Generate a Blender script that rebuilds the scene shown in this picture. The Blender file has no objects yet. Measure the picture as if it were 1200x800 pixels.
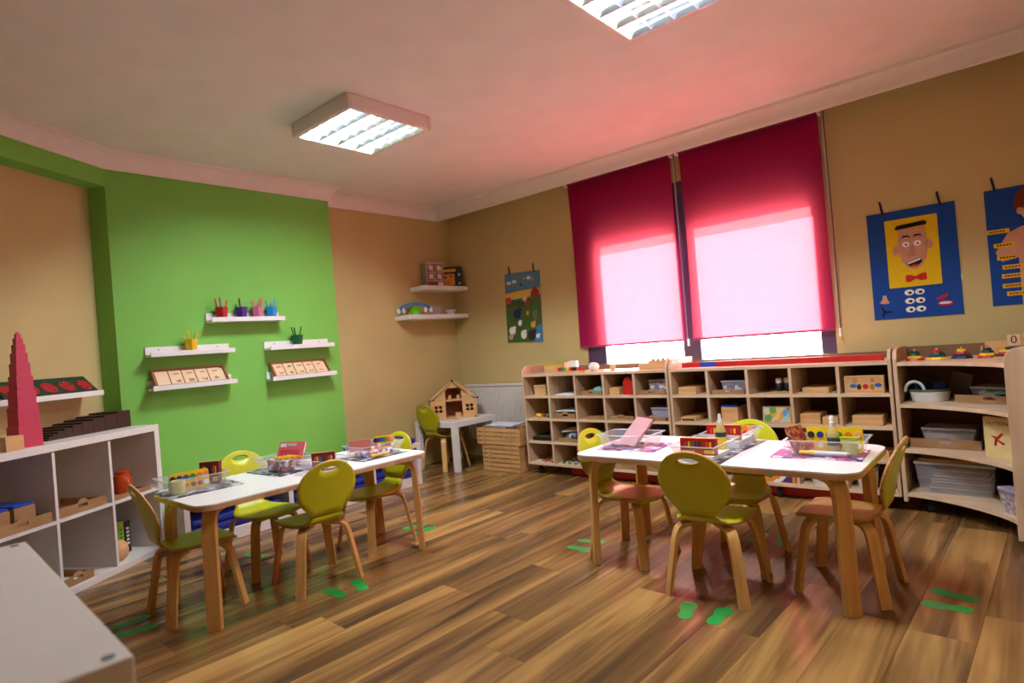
import bpy, bmesh, math, random
from mathutils import Vector, Matrix
random.seed(7)
R = math.radians
SC = bpy.context.scene
COL = SC.collection

# ---------------------------------------------------------------- camera
H = 1.10
def cam_axes(yaw, pitch, roll):
    f = Vector((math.sin(yaw)*math.cos(pitch), math.cos(yaw)*math.cos(pitch), math.sin(pitch)))
    r0 = Vector((math.cos(yaw), -math.sin(yaw), 0)); u0 = r0.cross(f)
    r = math.cos(roll)*r0 + math.sin(roll)*u0; u = -math.sin(roll)*r0 + math.cos(roll)*u0
    return r, u, f
r_, u_, f_ = cam_axes(R(-41.068), R(.356), R(-4.644))
cd = bpy.data.cameras.new('camera'); cam = bpy.data.objects.new('camera', cd); COL.objects.link(cam)
cam.matrix_world = Matrix(((r_.x, u_.x, -f_.x, 0), (r_.y, u_.y, -f_.y, 0), (r_.z, u_.z, -f_.z, H), (0, 0, 0, 1)))
cd.sensor_fit = 'HORIZONTAL'; cd.sensor_width = 36; cd.lens = 705.18/1200*36
cd.clip_start = .05; cd.clip_end = 60
cd.dof.use_dof = True; cd.dof.focus_distance = 2.7; cd.dof.aperture_fstop = 2.8
SC.camera = cam
# ---------------------------------------------------------------- world and exposure
w = bpy.data.worlds.new('world'); SC.world = w; w.use_nodes = True
bgn = w.node_tree.nodes['Background']; bgn.inputs[0].default_value = (.96, .98, 1, 1); bgn.inputs[1].default_value = 16.0
sd = bpy.data.lights.new('sun', 'SUN'); sd.energy = 60; sd.angle = R(3); sd.color = (1, .96, .92)
so = bpy.data.objects.new('sun', sd); COL.objects.link(so); so.rotation_euler = (R(-53), 0, R(25))      # high sun outside the window
vs = SC.view_settings; vs.view_transform = 'Standard'; vs.look = 'None'; vs.gamma = 1; vs.exposure = 0.0
vs.use_curve_mapping = False
LAMP_W = 12.5         # watts of each fluorescent tube

# ---------------------------------------------------------------- materials
def lin(c): return tuple(((v/255)/12.92 if v/255 <= .04045 else ((v/255+.055)/1.055)**2.4) for v in c)
MATS = {}
def new_mat(name):
    m = bpy.data.materials.new(name); m.use_nodes = True
    return m, m.node_tree.nodes, m.node_tree.links, m.node_tree.nodes['Principled BSDF']
def mat(name, col, rough=.55, var=.08, scale=14, metal=0, bump=0, spec=.5):
    """plain painted / moulded surface with a faint procedural unevenness"""
    if name in MATS: return MATS[name]
    m, N, L, b = new_mat(name); c = lin(col)
    tc = N.new('ShaderNodeTexCoord'); nz = N.new('ShaderNodeTexNoise'); nz.inputs['Scale'].default_value = scale; nz.inputs['Detail'].default_value = 3
    L.new(tc.outputs['Object'], nz.inputs['Vector'])
    rp = N.new('ShaderNodeValToRGB')
    rp.color_ramp.elements[0].position = .3; rp.color_ramp.elements[1].position = .7
    rp.color_ramp.elements[0].color = (*[v*(1-var) for v in c], 1); rp.color_ramp.elements[1].color = (*[min(1, v*(1+var)) for v in c], 1)
    L.new(nz.outputs['Fac'], rp.inputs[0]); L.new(rp.outputs[0], b.inputs['Base Color'])
    b.inputs['Roughness'].default_value = rough; b.inputs['Metallic'].default_value = metal; b.inputs['Specular IOR Level'].default_value = spec
    if bump:
        bp = N.new('ShaderNodeBump'); bp.inputs['Strength'].default_value = bump; bp.inputs['Distance'].default_value = .002
        n2 = N.new('ShaderNodeTexNoise'); n2.inputs['Scale'].default_value = scale*8; L.new(tc.outputs['Object'], n2.inputs['Vector'])
        L.new(n2.outputs['Fac'], bp.inputs['Height']); L.new(bp.outputs[0], b.inputs['Normal'])
    MATS[name] = m; return m
def wood(name, c0, c1, rough=.45, axis=0, scale=18, stretch=.08):
    if name in MATS: return MATS[name]
    m, N, L, b = new_mat(name)
    tc = N.new('ShaderNodeTexCoord'); mp = N.new('ShaderNodeMapping'); s = [scale]*3; s[axis] *= stretch
    mp.inputs['Scale'].default_value = s; L.new(tc.outputs['Object'], mp.inputs['Vector'])
    oi = N.new('ShaderNodeObjectInfo'); L.new(oi.outputs['Random'], mp.inputs['Location'])
    nz = N.new('ShaderNodeTexNoise'); nz.inputs['Scale'].default_value = 1; nz.inputs['Detail'].default_value = 5; nz.inputs['Distortion'].default_value = .6
    L.new(mp.outputs[0], nz.inputs['Vector'])
    rp = N.new('ShaderNodeValToRGB'); rp.color_ramp.elements[0].position = .32; rp.color_ramp.elements[1].position = .68
    rp.color_ramp.elements[0].color = (*lin(c0), 1); rp.color_ramp.elements[1].color = (*lin(c1), 1)
    L.new(nz.outputs['Fac'], rp.inputs[0]); L.new(rp.outputs[0], b.inputs['Base Color']); b.inputs['Roughness'].default_value = rough
    MATS[name] = m; return m
def glow(name, col, strength):
    if name in MATS: return MATS[name]
    m, N, L, b = new_mat(name); b.inputs['Base Color'].default_value = (.9, .9, .9, 1)
    b.inputs['Emission Color'].default_value = (*col, 1); b.inputs['Emission Strength'].default_value = strength
    MATS[name] = m; return m
def clear(name, col, opac, rough=.15):
    """thin see-through plastic: part see-through, part milky gloss"""
    if name in MATS: return MATS[name]
    m, N, L, b = new_mat(name); b.inputs['Base Color'].default_value = (*lin(col), 1); b.inputs['Roughness'].default_value = rough
    t = N.new('ShaderNodeBsdfTransparent'); mx = N.new('ShaderNodeMixShader'); out = N['Material Output']
    nz = N.new('ShaderNodeTexNoise'); nz.inputs['Scale'].default_value = 25
    mr = N.new('ShaderNodeMapRange'); mr.inputs['To Min'].default_value = opac*.85; mr.inputs['To Max'].default_value = min(1, opac*1.15)
    L.new(nz.outputs['Fac'], mr.inputs['Value']); L.new(mr.outputs[0], mx.inputs[0])
    L.new(t.outputs[0], mx.inputs[1]); L.new(b.outputs[0], mx.inputs[2]); L.new(mx.outputs[0], out.inputs['Surface'])
    MATS[name] = m; return m

def floor_mat():
    m, N, L, b = new_mat('laminate_planks')
    tc = N.new('ShaderNodeTexCoord'); oi = N.new('ShaderNodeObjectInfo')
    mu = N.new('ShaderNodeVectorMath'); mu.operation = 'SCALE'; mu.inputs[0].default_value = (13.7, 31.1, 7.3); L.new(oi.outputs['Random'], mu.inputs['Scale'])
    ad = N.new('ShaderNodeVectorMath'); ad.operation = 'ADD'; L.new(tc.outputs['Object'], ad.inputs[0]); L.new(mu.outputs[0], ad.inputs[1])
    def noise(sx, sy, det, dist):
        mp = N.new('ShaderNodeMapping'); mp.inputs['Scale'].default_value = (sx, sy, 1); mp.inputs['Rotation'].default_value = (0, 0, R(2)); L.new(ad.outputs[0], mp.inputs['Vector'])
        nz = N.new('ShaderNodeTexNoise'); nz.inputs['Scale'].default_value = 1; nz.inputs['Detail'].default_value = det; nz.inputs['Distortion'].default_value = dist
        L.new(mp.outputs[0], nz.inputs['Vector']); return nz
    n1 = noise(6.5, .45, 3, .7); n2 = noise(50, 1.4, 5, .6); n3 = noise(11, .8, 2, 1.0)
    rp = N.new('ShaderNodeValToRGB'); el = rp.color_ramp.elements
    el[0].position = .30; el[0].color = (*lin((84, 60, 40)), 1); el[1].position = .72; el[1].color = (*lin((186, 140, 82)), 1)
    for p, c in ((.42, (112, 80, 48)), (.52, (138, 100, 58)), (.60, (162, 120, 70))):
        e = el.new(p); e.color = (*lin(c), 1)
    s1 = N.new('ShaderNodeMath'); s1.operation = 'MULTIPLY_ADD'; L.new(n2.outputs['Fac'], s1.inputs[0]); s1.inputs[1].default_value = .22; L.new(n1.outputs['Fac'], s1.inputs[2])
    s2 = N.new('ShaderNodeMath'); s2.operation = 'MULTIPLY_ADD'; L.new(oi.outputs['Random'], s2.inputs[0]); s2.inputs[1].default_value = .12; L.new(s1.outputs[0], s2.inputs[2])
    s3 = N.new('ShaderNodeMath'); s3.operation = 'ADD'; L.new(s2.outputs[0], s3.inputs[0]); s3.inputs[1].default_value = -.16
    L.new(s3.outputs[0], rp.inputs[0])
    vein = N.new('ShaderNodeValToRGB'); ve = vein.color_ramp.elements; ve[0].position = .34; ve[0].color = (.42, .36, .32, 1); ve[1].position = .44; ve[1].color = (1, 1, 1, 1)
    L.new(n3.outputs['Fac'], vein.inputs[0])
    mx = N.new('ShaderNodeMix'); mx.data_type = 'RGBA'; mx.blend_type = 'MULTIPLY'; mx.inputs[0].default_value = .55
    L.new(rp.outputs[0], mx.inputs[6]); L.new(vein.outputs[0], mx.inputs[7]); L.new(mx.outputs[2], b.inputs['Base Color'])
    b.inputs['Roughness'].default_value = .24; b.inputs['Specular IOR Level'].default_value = .55
    return m
M_PLANK = floor_mat()
M_CEIL = mat('ceiling_paint', (240, 238, 242), .85, .03, 5)
M_CROWN = mat('plaster_moulding', (240, 234, 236), .6, .02)
M_BEIGE = mat('beige_wall_paint', (200, 178, 122), .75, .04, 3, bump=.05)
M_GREEN = mat('green_wall_paint', (124, 190, 80), .7, .04, 3, bump=.05)
M_WHITE = mat('white_laminate', (226, 218, 214), .4, .02)
M_LEDGE = mat('white_ledge_paint', (236, 230, 230), .45, .02)
M_BIRCH = wood('birch_plywood', (196, 160, 132), (222, 190, 160), .5, 2, 16)
M_BIRCHH = wood('birch_plywood_edge', (206, 172, 142), (228, 198, 168), .5, 0, 16)
M_PLY = wood('bent_plywood', (196, 142, 78), (226, 176, 108), .4, 2, 22)
M_PLYE = wood('plywood_edge', (170, 112, 62), (206, 150, 92), .5, 1, 60, .2)
M_LIME = mat('lime_lacquer', (192, 188, 14), .38, .03)
M_PINE = wood('pine_wood', (196, 144, 92), (226, 178, 122), .55, 0, 20)
M_CARD = wood('tray_mdf', (150, 108, 70), (176, 132, 90), .7, 0, 12, .5)
M_BACKSHADE = mat('shade_brown_back', (120, 86, 62), .7, .06, 20)  # cabinet back colour: shade inside the open bays painted in as brown
M_BLACK = mat('black_plastic', (22, 20, 22), .4)
M_GREY = mat('grey_rubber', (120, 118, 122), .6)
M_STEEL = mat('brushed_steel', (180, 180, 184), .3, .04, metal=1)
M_RED = mat('red_paint', (190, 28, 24), .45)
M_BLUE = mat('blue_paint', (20, 70, 170), .5)
M_NAVY = mat('navy_blue_cloth', (14, 34, 130), .8, .15, 40)
M_YEL = mat('yellow_paint', (240, 196, 20), .45)
M_GRN = mat('green_paint', (40, 140, 60), .5)
M_PAPER = mat('white_paper', (232, 230, 232), .8, .03)
M_PCLEAR = clear('clear_plastic', (226, 224, 236), .28, .1)
M_PMILK = clear('milky_plastic', (218, 216, 226), .68)

# ---------------------------------------------------------------- mesh builder
class B:
    def __init__(s): s.v = []; s.f = []; s.M = None
    def add(s, vs, fs):
        n = len(s.v)
        s.v += [tuple(s.M @ Vector(p)) if s.M else tuple(p) for p in vs]
        s.f += [tuple(i+n for i in f) for f in fs]; return s
    def box(s, x0, x1, y0, y1, z0, z1):
        return s.add([(x0,y0,z0),(x1,y0,z0),(x1,y1,z0),(x0,y1,z0),(x0,y0,z1),(x1,y0,z1),(x1,y1,z1),(x0,y1,z1)],
                     [(3,2,1,0),(4,5,6,7),(0,1,5,4),(1,2,6,5),(2,3,7,6),(3,0,4,7)])
    def frus(s, cx, cy, z0, z1, a0, b0, a1, b1):
        """tapered box: half sizes a0,b0 at z0 and a1,b1 at z1"""
        return s.add([(cx-a0,cy-b0,z0),(cx+a0,cy-b0,z0),(cx+a0,cy+b0,z0),(cx-a0,cy+b0,z0),(cx-a1,cy-b1,z1),(cx+a1,cy-b1,z1),(cx+a1,cy+b1,z1),(cx-a1,cy+b1,z1)],
                     [(3,2,1,0),(4,5,6,7),(0,1,5,4),(1,2,6,5),(2,3,7,6),(3,0,4,7)])
    def prism(s, poly, h0, h1, plane='xy'):
        """extrude a ccw 2D polygon; plane xy -> along z, xz -> along y (h0 is the front, nearer the viewer)"""
        n = len(poly)
        if plane == 'xy': lo = [(a, b, h0) for a, b in poly]; hi = [(a, b, h1) for a, b in poly]
        elif plane == 'xz': lo = [(a, h1, b) for a, b in poly]; hi = [(a, h0, b) for a, b in poly]
        else: lo = [(h0, a, b) for a, b in poly]; hi = [(h1, a, b) for a, b in poly]
        fs = [tuple(reversed(range(n))), tuple(range(n, 2*n))] + [(i, (i+1) % n, n+(i+1) % n, n+i) for i in range(n)]
        return s.add(lo+hi, fs)
    def cyl(s, p0, p1, r0, r1=None, n=12):
        r1 = r0 if r1 is None else r1
        p0 = Vector(p0); p1 = Vector(p1); d = (p1-p0).normalized()
        a = d.orthogonal().normalized(); b = d.cross(a)
        lo = [p0+(a*math.cos(t)+b*math.sin(t))*r0 for t in [2*math.pi*i/n for i in range(n)]]
        hi = [p1+(a*math.cos(t)+b*math.sin(t))*r1 for t in [2*math.pi*i/n for i in range(n)]]
        return s.add(lo+hi, [tuple(reversed(range(n))), tuple(range(n, 2*n))] + [(i, (i+1) % n, n+(i+1) % n, n+i) for i in range(n)])
    def lathe(s, prof, n=16, c=(0, 0, 0)):
        vs = [(c[0]+r*math.cos(2*math.pi*i/n), c[1]+r*math.sin(2*math.pi*i/n), c[2]+z) for r, z in prof for i in range(n)]
        fs = [(k*n+i, k*n+(i+1) % n, (k+1)*n+(i+1) % n, (k+1)*n+i) for k in range(len(prof)-1) for i in range(n)]
        fs += [tuple(reversed(range(n))), tuple(range((len(prof)-1)*n, len(prof)*n))]
        return s.add(vs, fs)
    def tube(s, path, r, n=6):
        P = [Vector(p) for p in path]; vs = []; fs = []
        a = None
        for i, p in enumerate(P):
            d = (P[min(i+1, len(P)-1)]-P[max(i-1, 0)]).normalized()
            a = d.orthogonal().normalized() if a is None else (a-d*a.dot(d)).normalized()
            b = d.cross(a)
            vs += [p+(a*math.cos(2*math.pi*k/n)+b*math.sin(2*math.pi*k/n))*r for k in range(n)]
        for i in range(len(P)-1): fs += [(i*n+k, i*n+(k+1) % n, (i+1)*n+(k+1) % n, (i+1)*n+k) for k in range(n)]
        fs += [tuple(reversed(range(n))), tuple(range((len(P)-1)*n, len(P)*n))]
        return s.add(vs, fs)
    def ribbon(s, path, side, th, hw):
        """flat strip: 3D path, unit side vector, thickness th, half width hw"""
        P = [Vector(p) for p in path]; side = Vector(side).normalized(); vs = []; fs = []
        for i, p in enumerate(P):
            d = (P[min(i+1, len(P)-1)]-P[max(i-1, 0)]).normalized(); nrm = d.cross(side).normalized()
            vs += [p+side*hw+nrm*th/2, p-side*hw+nrm*th/2, p-side*hw-nrm*th/2, p+side*hw-nrm*th/2]
        for i in range(len(P)-1): fs += [(i*4+k, i*4+(k+1) % 4, (i+1)*4+(k+1) % 4, (i+1)*4+k) for k in range(4)]
        m = (len(P)-1)*4; fs += [(3, 2, 1, 0), (m, m+1, m+2, m+3)]
        return s.add(vs, fs)
    def ball(s, c, r, n=10, m=6, sz=1):
        prof = [(max(1e-4, r*math.sin(math.pi*k/m)), -r*sz*math.cos(math.pi*k/m)) for k in range(m+1)]
        return s.lathe(prof, n, c)
    def mesh(s, name):
        me = bpy.data.meshes.new(name); me.from_pydata(s.v, [], s.f)
        bm = bmesh.new(); bm.from_mesh(me); bmesh.ops.recalc_face_normals(bm, faces=bm.faces); bm.to_mesh(me); bm.free()
        return me
    def build(s, name, m, parent=None, smooth=None, bevel=0):
        return link(name, s.mesh(name), m, parent, smooth, bevel)
def link(name, me, m, parent=None, smooth=None, bevel=0):
    if m and not me.materials: me.materials.append(m)
    o = bpy.data.objects.new(name, me); COL.objects.link(o)
    if parent: o.parent = parent
    if smooth:
        me.shade_smooth(); me.set_sharp_from_angle(angle=R(smooth))
    if bevel:
        md = o.modifiers.new('bevel', 'BEVEL'); md.width = bevel; md.segments = 2; md.limit_method = 'ANGLE'; md.angle_limit = R(40)
    return o
# frames: local x = to the viewer's right along the wall, local y = into the wall, z up
FW = Matrix.Identity(4)
FL = Matrix.Rotation(R(90), 4, 'Z')
NPHI = 121.51
W0 = Vector((-4.43, 1.245, 0))
FN = Matrix.Translation(W0) @ Matrix.Rotation(R(NPHI), 4, 'Z')
def thing(name, label, cat, loc=(0, 0, 0), rz=0, group=None, frame=None, rx=0, ry=0):
    o = bpy.data.objects.new(name, None); COL.objects.link(o); o.empty_display_size = .05
    return place(tag(o, label, cat, group), loc, rz, frame, rx, ry)
def place(o, loc, rz=0, frame=None, rx=0, ry=0):
    m = Matrix.Translation(loc) @ Matrix.Rotation(R(rz), 4, 'Z') @ Matrix.Rotation(R(ry), 4, 'Y') @ Matrix.Rotation(R(rx), 4, 'X')
    o.matrix_world = (frame @ m) if frame else m
    return o
def tag(o, label, cat, group=None):
    o['label'] = label; o['category'] = cat
    if group: o['group'] = group
    return o
def struct(o): o['kind'] = 'structure'; return o
def solo(name, b, m, label, cat, loc=(0, 0, 0), rz=0, group=None, frame=None, rx=0, ry=0, smooth=None, bevel=0):
    return place(tag(b.build(name, m, None, smooth, bevel), label, cat, group), loc, rz, frame, rx, ry)
def text(name, s, size, m, parent, loc, rot=(90, 0, 0), depth=.0004, align='CENTER'):
    cu = bpy.data.curves.new(name, 'FONT'); cu.body = s; cu.size = size; cu.extrude = depth; cu.align_x = align; cu.align_y = 'CENTER'; cu.resolution_u = 3
    t = bpy.data.objects.new(name, cu); COL.objects.link(t)
    bpy.context.view_layer.update()
    me = bpy.data.meshes.new_from_object(t); bpy.data.objects.remove(t); me.materials.clear()
    o = link(name, me, m, parent); o.location = loc; o.rotation_euler = [R(a) for a in rot]; return o
def ell(cx, cy, a, b, n=20, t0=0): return [(cx+a*math.cos(t0+2*math.pi*i/n), cy+b*math.sin(t0+2*math.pi*i/n)) for i in range(n)]
def rrect(x0, x1, y0, y1, r, n=5):
    p = []
    for cx, cy, a in ((x1-r, y1-r, 0), (x0+r, y1-r, 90), (x0+r, y0+r, 180), (x1-r, y0+r, 270)):
        p += [(cx+r*math.cos(R(a+90*i/n)), cy+r*math.sin(R(a+90*i/n))) for i in range(n+1)]
    return p

# ================================================================ the room
CZ = 2.55; XL = -4.6; XG = -4.43; YW = 4.4; XR = .42; YR = -3.6
fl = struct(B().box(-5.0, XR+.2, YR-.2, YW+.2, -.06, -.008).build('floor', mat('floor_underlay', (70, 50, 34), .9)))
def clip(poly, f):
    out = []
    for i in range(len(poly)):
        a = poly[i]; b = poly[(i+1) % len(poly)]; fa, fb = f(a), f(b)
        if fa >= 0: out.append(a)
        if (fa >= 0) != (fb >= 0):
            t = fa/(fa-fb); out.append((a[0]+(b[0]-a[0])*t, a[1]+(b[1]-a[1])*t))
    return out
nx_, ny_ = math.cos(R(NPHI)), math.sin(R(NPHI))            # along the angled wall
NX, NY = ny_, -nx_                                          # into the room
dirv = Vector((math.sin(R(2)), math.cos(R(2)))); perp = Vector((dirv.y, -dirv.x)); org = Vector((-.61, 2.30))
PWID, PLEN = .195, 1.29
for i in range(-24, 9):
    off = random.uniform(0, PLEN)
    for j in range(-6, 4):
        a0 = i*PWID+.0006; a1 = (i+1)*PWID-.0006; l0 = j*PLEN+off+.0006; l1 = (j+1)*PLEN+off-.0006
        q = [tuple(org+perp*a+dirv*l) for a, l in ((a0, l0), (a1, l0), (a1, l1), (a0, l1))]
        for f in (lambda p: p[0]-XL, lambda p: XR-p[0], lambda p: p[1]-YR, lambda p: YW-p[1],
                  lambda p: (p[0]-W0.x)*NX+(p[1]-W0.y)*NY+.13): 
            if len(q) > 2: q = clip(q, f)
        if len(q) > 2: B().prism(q, -.008, 0).build('plank', M_PLANK, fl)
struct(B().box(-5.0, XR+.2, YR-.2, YW+.2, CZ, CZ+.1).build('ceiling', M_CEIL))
# window wall with the opening
WX0, WX1, WZ0, WZ1 = -2.97, -1.0, .80, 2.26
b = B(); b.box(-5, WX0, YW, YW+.22, -.01, CZ); b.box(WX1, XR+.2, YW, YW+.22, -.01, CZ); b.box(WX0, WX1, YW, YW+.22, -.01, WZ0); b.box(WX0, WX1, YW, YW+.22, WZ1, CZ)
struct(b.build('wall_window', M_BEIGE))
struct(B().box(XL-.2, XL, 2.87, YW, -.01, CZ).build('wall_left', M_BEIGE))
jb = (W0.x-NX*.2, W0.y-NY*.2)
struct(B().prism([(XG, 2.87), (XL-.15, 2.87), (XL-.15, jb[1]+.1), jb, (W0.x, W0.y)], -.01, CZ).build('wall_green', M_GREEN))
wn = struct(B().box(-5.8, 0, .13, .2, -.01, 2.40).build('wall_niche', M_BEIGE)); wn.matrix_world = FN
wb = struct(B().box(-5.8, 0, 0, .2, 2.325, CZ).build('wall_beam', M_GREEN)); wb.matrix_world = FN
struct(B().box(XR, XR+.1, YR, YW, -.01, CZ).build('wall_right', M_BEIGE))
struct(B().box(-5.0, XR+.1, YR-.1, YR, -.01, CZ).build('wall_rear', M_BEIGE))
# crown moulding, mitred along the niche beam, the green breast and the beige wall
def sweep(path, prof):
    P = [Vector(p) for p in path]; vs = []; fs = []; n = len(prof)
    for i, p in enumerate(P):
        ns = []
        if i > 0: d = (P[i]-P[i-1]).normalized(); ns.append(Vector((d.y, -d.x)))
        if i < len(P)-1: d = (P[i+1]-P[i]).normalized(); ns.append(Vector((d.y, -d.x)))
        m = ns[0] if len(ns) == 1 else (ns[0]+ns[1])/(1+ns[0].dot(ns[1]))
        vs += [(p.x+m.x*o, p.y+m.y*o, z) for o, z in prof]
    for i in range(len(P)-1): fs += [(i*n+k, i*n+(k+1) % n, (i+1)*n+(k+1) % n, (i+1)*n+k) for k in range(n)]
    fs += [tuple(range(n)), tuple(range((len(P)-1)*n, len(P)*n))]
    return B().add(vs, fs)
cove = [(0, 2.437), (.012, 2.437), (.014, 2.447), (.022, 2.475), (.038, 2.505), (.058, 2.528), (.070, 2.535), (.080, 2.535), (.082, CZ), (0, CZ)]
end = (W0.x-nx_*5.6, W0.y-ny_*5.6)
struct(sweep([end, (W0.x, W0.y), (XG, 2.87), (XL, 2.87), (XL, 4.22)], cove).build('trim_1', M_CROWN, smooth=35))
# curtain trough along the window wall
struct(sweep([(XL, 4.255), (XR, 4.255)], [(0, 2.432), (.022, 2.432), (.026, 2.437), (.026, 2.45), (.034, 2.49), (.05, 2.522), (.060, 2.528), (.075, 2.530), (.078, CZ), (0, CZ)]).build('trim_2', M_CROWN, smooth=35))

# window
win = struct(B().box(0, 1, 0, .01, 0, .01).build('window_1', None)); win.data.clear_geometry()
M_FRAME = mat('window_frame_pvc', (72, 62, 92), .4)
fb = B(); FY0, FY1 = 4.415, 4.455
fb.box(WX0, WX0+.18, FY0, FY1, WZ0, WZ1); fb.box(WX1-.095, WX1, FY0, FY1, WZ0, WZ1); fb.box(WX0+.18, WX1-.095, FY0, FY1, WZ0, WZ0+.07); fb.box(WX0+.18, WX1-.095, FY0, FY1, WZ1-.09, WZ1)
fm = fb.build('window_frame', M_FRAME); wroot = struct(fm); wroot.name = 'window_1'
bpy.data.objects.remove(win)
B().box(-2.08, -1.94, FY0, FY1, WZ0+.07, WZ1-.09).build('mullion', M_FRAME, wroot)
gl, GN, GL_, gb = new_mat('window_glass'); t_ = GN.new('ShaderNodeBsdfTransparent'); g_ = GN.new('ShaderNodeBsdfGlossy'); g_.inputs['Roughness'].default_value = .02
m_ = GN.new('ShaderNodeMixShader'); m_.inputs[0].default_value = .06; GL_.new(t_.outputs[0], m_.inputs[1]); GL_.new(g_.outputs[0], m_.inputs[2]); GL_.new(m_.outputs[0], GN['Material Output'].inputs['Surface'])
B().box(WX0+.18, -2.08, 4.434, 4.438, WZ0+.07, WZ1-.09).build('pane', gl, wroot)
B().box(-1.94, WX1-.095, 4.434, 4.438, WZ0+.07, WZ1-.09).build('pane', gl, wroot)
B().box(WX0, WX1, FY1, 4.66, WZ0, WZ0+.03).build('window_sill', M_WHITE, wroot)
sh = thing('roller_shutter', 'half lowered grey roller shutter outside the window behind the pink blinds', 'shutter', (0, 0, 0))
for k in range(9): B().box(WX0+.01, WX1-.01, 4.460, 4.472, 1.880+k*.042, 1.880+k*.042+.040).build('slat', mat('shutter_grey', (92, 88, 96), .6), sh)

# roller blinds
bm_, BN, BL, bb = new_mat('crimson_blind_fabric')
tr = BN.new('ShaderNodeBsdfTranslucent'); df = BN.new('ShaderNodeBsdfDiffuse'); tp = BN.new('ShaderNodeBsdfTransparent')
tcb = BN.new('ShaderNodeTexCoord'); mpb = BN.new('ShaderNodeMapping'); mpb.inputs['Scale'].default_value = (8, 1, 60); nzb = BN.new('ShaderNodeTexNoise'); nzb.inputs['Scale'].default_value = 1; nzb.inputs['Detail'].default_value = 3
BL.new(tcb.outputs['Object'], mpb.inputs['Vector']); BL.new(mpb.outputs[0], nzb.inputs['Vector'])
rb = BN.new('ShaderNodeValToRGB'); rb.color_ramp.elements[0].color = (.44, .042, .058, 1); rb.color_ramp.elements[1].color = (.50, .050, .070, 1); BL.new(nzb.outputs['Fac'], rb.inputs[0])
BL.new(rb.outputs[0], tr.inputs[0]); df.inputs[0].default_value = (.46, .010, .13, 1); tp.inputs[0].default_value = (1, .74, .66, 1)
x1 = BN.new('ShaderNodeMixShader'); x1.inputs[0].default_value = .5; BL.new(df.outputs[0], x1.inputs[1]); BL.new(tr.outputs[0], x1.inputs[2])
x2 = BN.new('ShaderNodeMixShader'); x2.inputs[0].default_value = .02; BL.new(x1.outputs[0], x2.inputs[1]); BL.new(tp.outputs[0], x2.inputs[2])
BL.new(x2.outputs[0], BN['Material Output'].inputs['Surface'])
def blind(x0, x1, side):
    t = thing('roller_blind', 'crimson roller blind hanging %s' % side, 'blind', (0, 0, 0), group='crimson roller blinds')
    N = 14; zt, zb = 2.455, 1.035; vs = []; fs = []
    for i in range(N+1):
        z = zt+(zb-zt)*i/N; k = math.sin(math.pi*i/N)*.012
        for j in range(9):
            x = x0+(x1-x0)*j/8; x += (k*1.0 if j == 0 else 0)
            vs.append((x, 4.368+.003*math.sin(3*j/8+i*.4), z))
    for i in range(N):
        for j in range(8): a = i*9+j; fs.append((a, a+1, a+10, a+9))
    B().add(vs, fs).build('fabric', bm_, t, smooth=60)
    B().box(x0, x1, 4.361, 4.375, 1.025, 1.04).build('bottom_bar', mat('magenta_bar', (150, 40, 90), .5), t, bevel=.003)
    B().cyl((x0, 4.372, 2.475), (x1, 4.372, 2.475), .022, n=14).build('roller_tube', mat('magenta_tube', (110, 14, 60), .6), t, smooth=40)
    for x in (x0-.018, x1+.002): B().box(x, x+.016, 4.335, 4.398, 2.44, 2.50).build('bracket', M_CROWN, t, bevel=.003)
    c = B().tube([(x1+.026, 4.36, 2.46), (x1+.028, 4.36, 1.7), (x1+.03, 4.36, 1.0)], .0035).build('pull_chain', mat('chain_grey', (190, 186, 190), .4), t)
    B().tube([(x1+.036, 4.36, 2.46), (x1+.040, 4.36, 1.7), (x1+.034, 4.36, 1.0)], .0035).build('pull_chain', mat('chain_dark', (70, 60, 80), .4), t)
    B().cyl((x1+.032, 4.36, .985), (x1+.032, 4.36, 1.04), .009, n=8).build('chain_weight', M_CROWN, t)
blind(-3.02, -2.045, 'beside the farm wall hanging'); blind(-1.975, -.995, 'beside the felt face banner')

# radiator
rd = thing('radiator', 'white ribbed panel radiator under the farm hanging, behind the dollhouse', 'radiator', (0, 0, 0))
b = B(); b.box(-4.45, -3.36, 4.33, 4.37, .18, .73)
b.build('panel', M_WHITE, rd, bevel=.004)
b = B()
for k in range(36): b.box(-4.43+k*.030, -4.415+k*.030, 4.318, 4.33, .2, .69)
b.build('rib', M_WHITE, rd)['kind'] = 'stuff'
B().box(-4.455, -3.355, 4.315, 4.385, .715, .735).build('top_grille', M_WHITE, rd, bevel=.003)
for x in (-4.3, -3.5): B().box(x, x+.03, 4.37, 4.398, .3, .6).build('wall_bracket', M_WHITE, rd)

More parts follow.
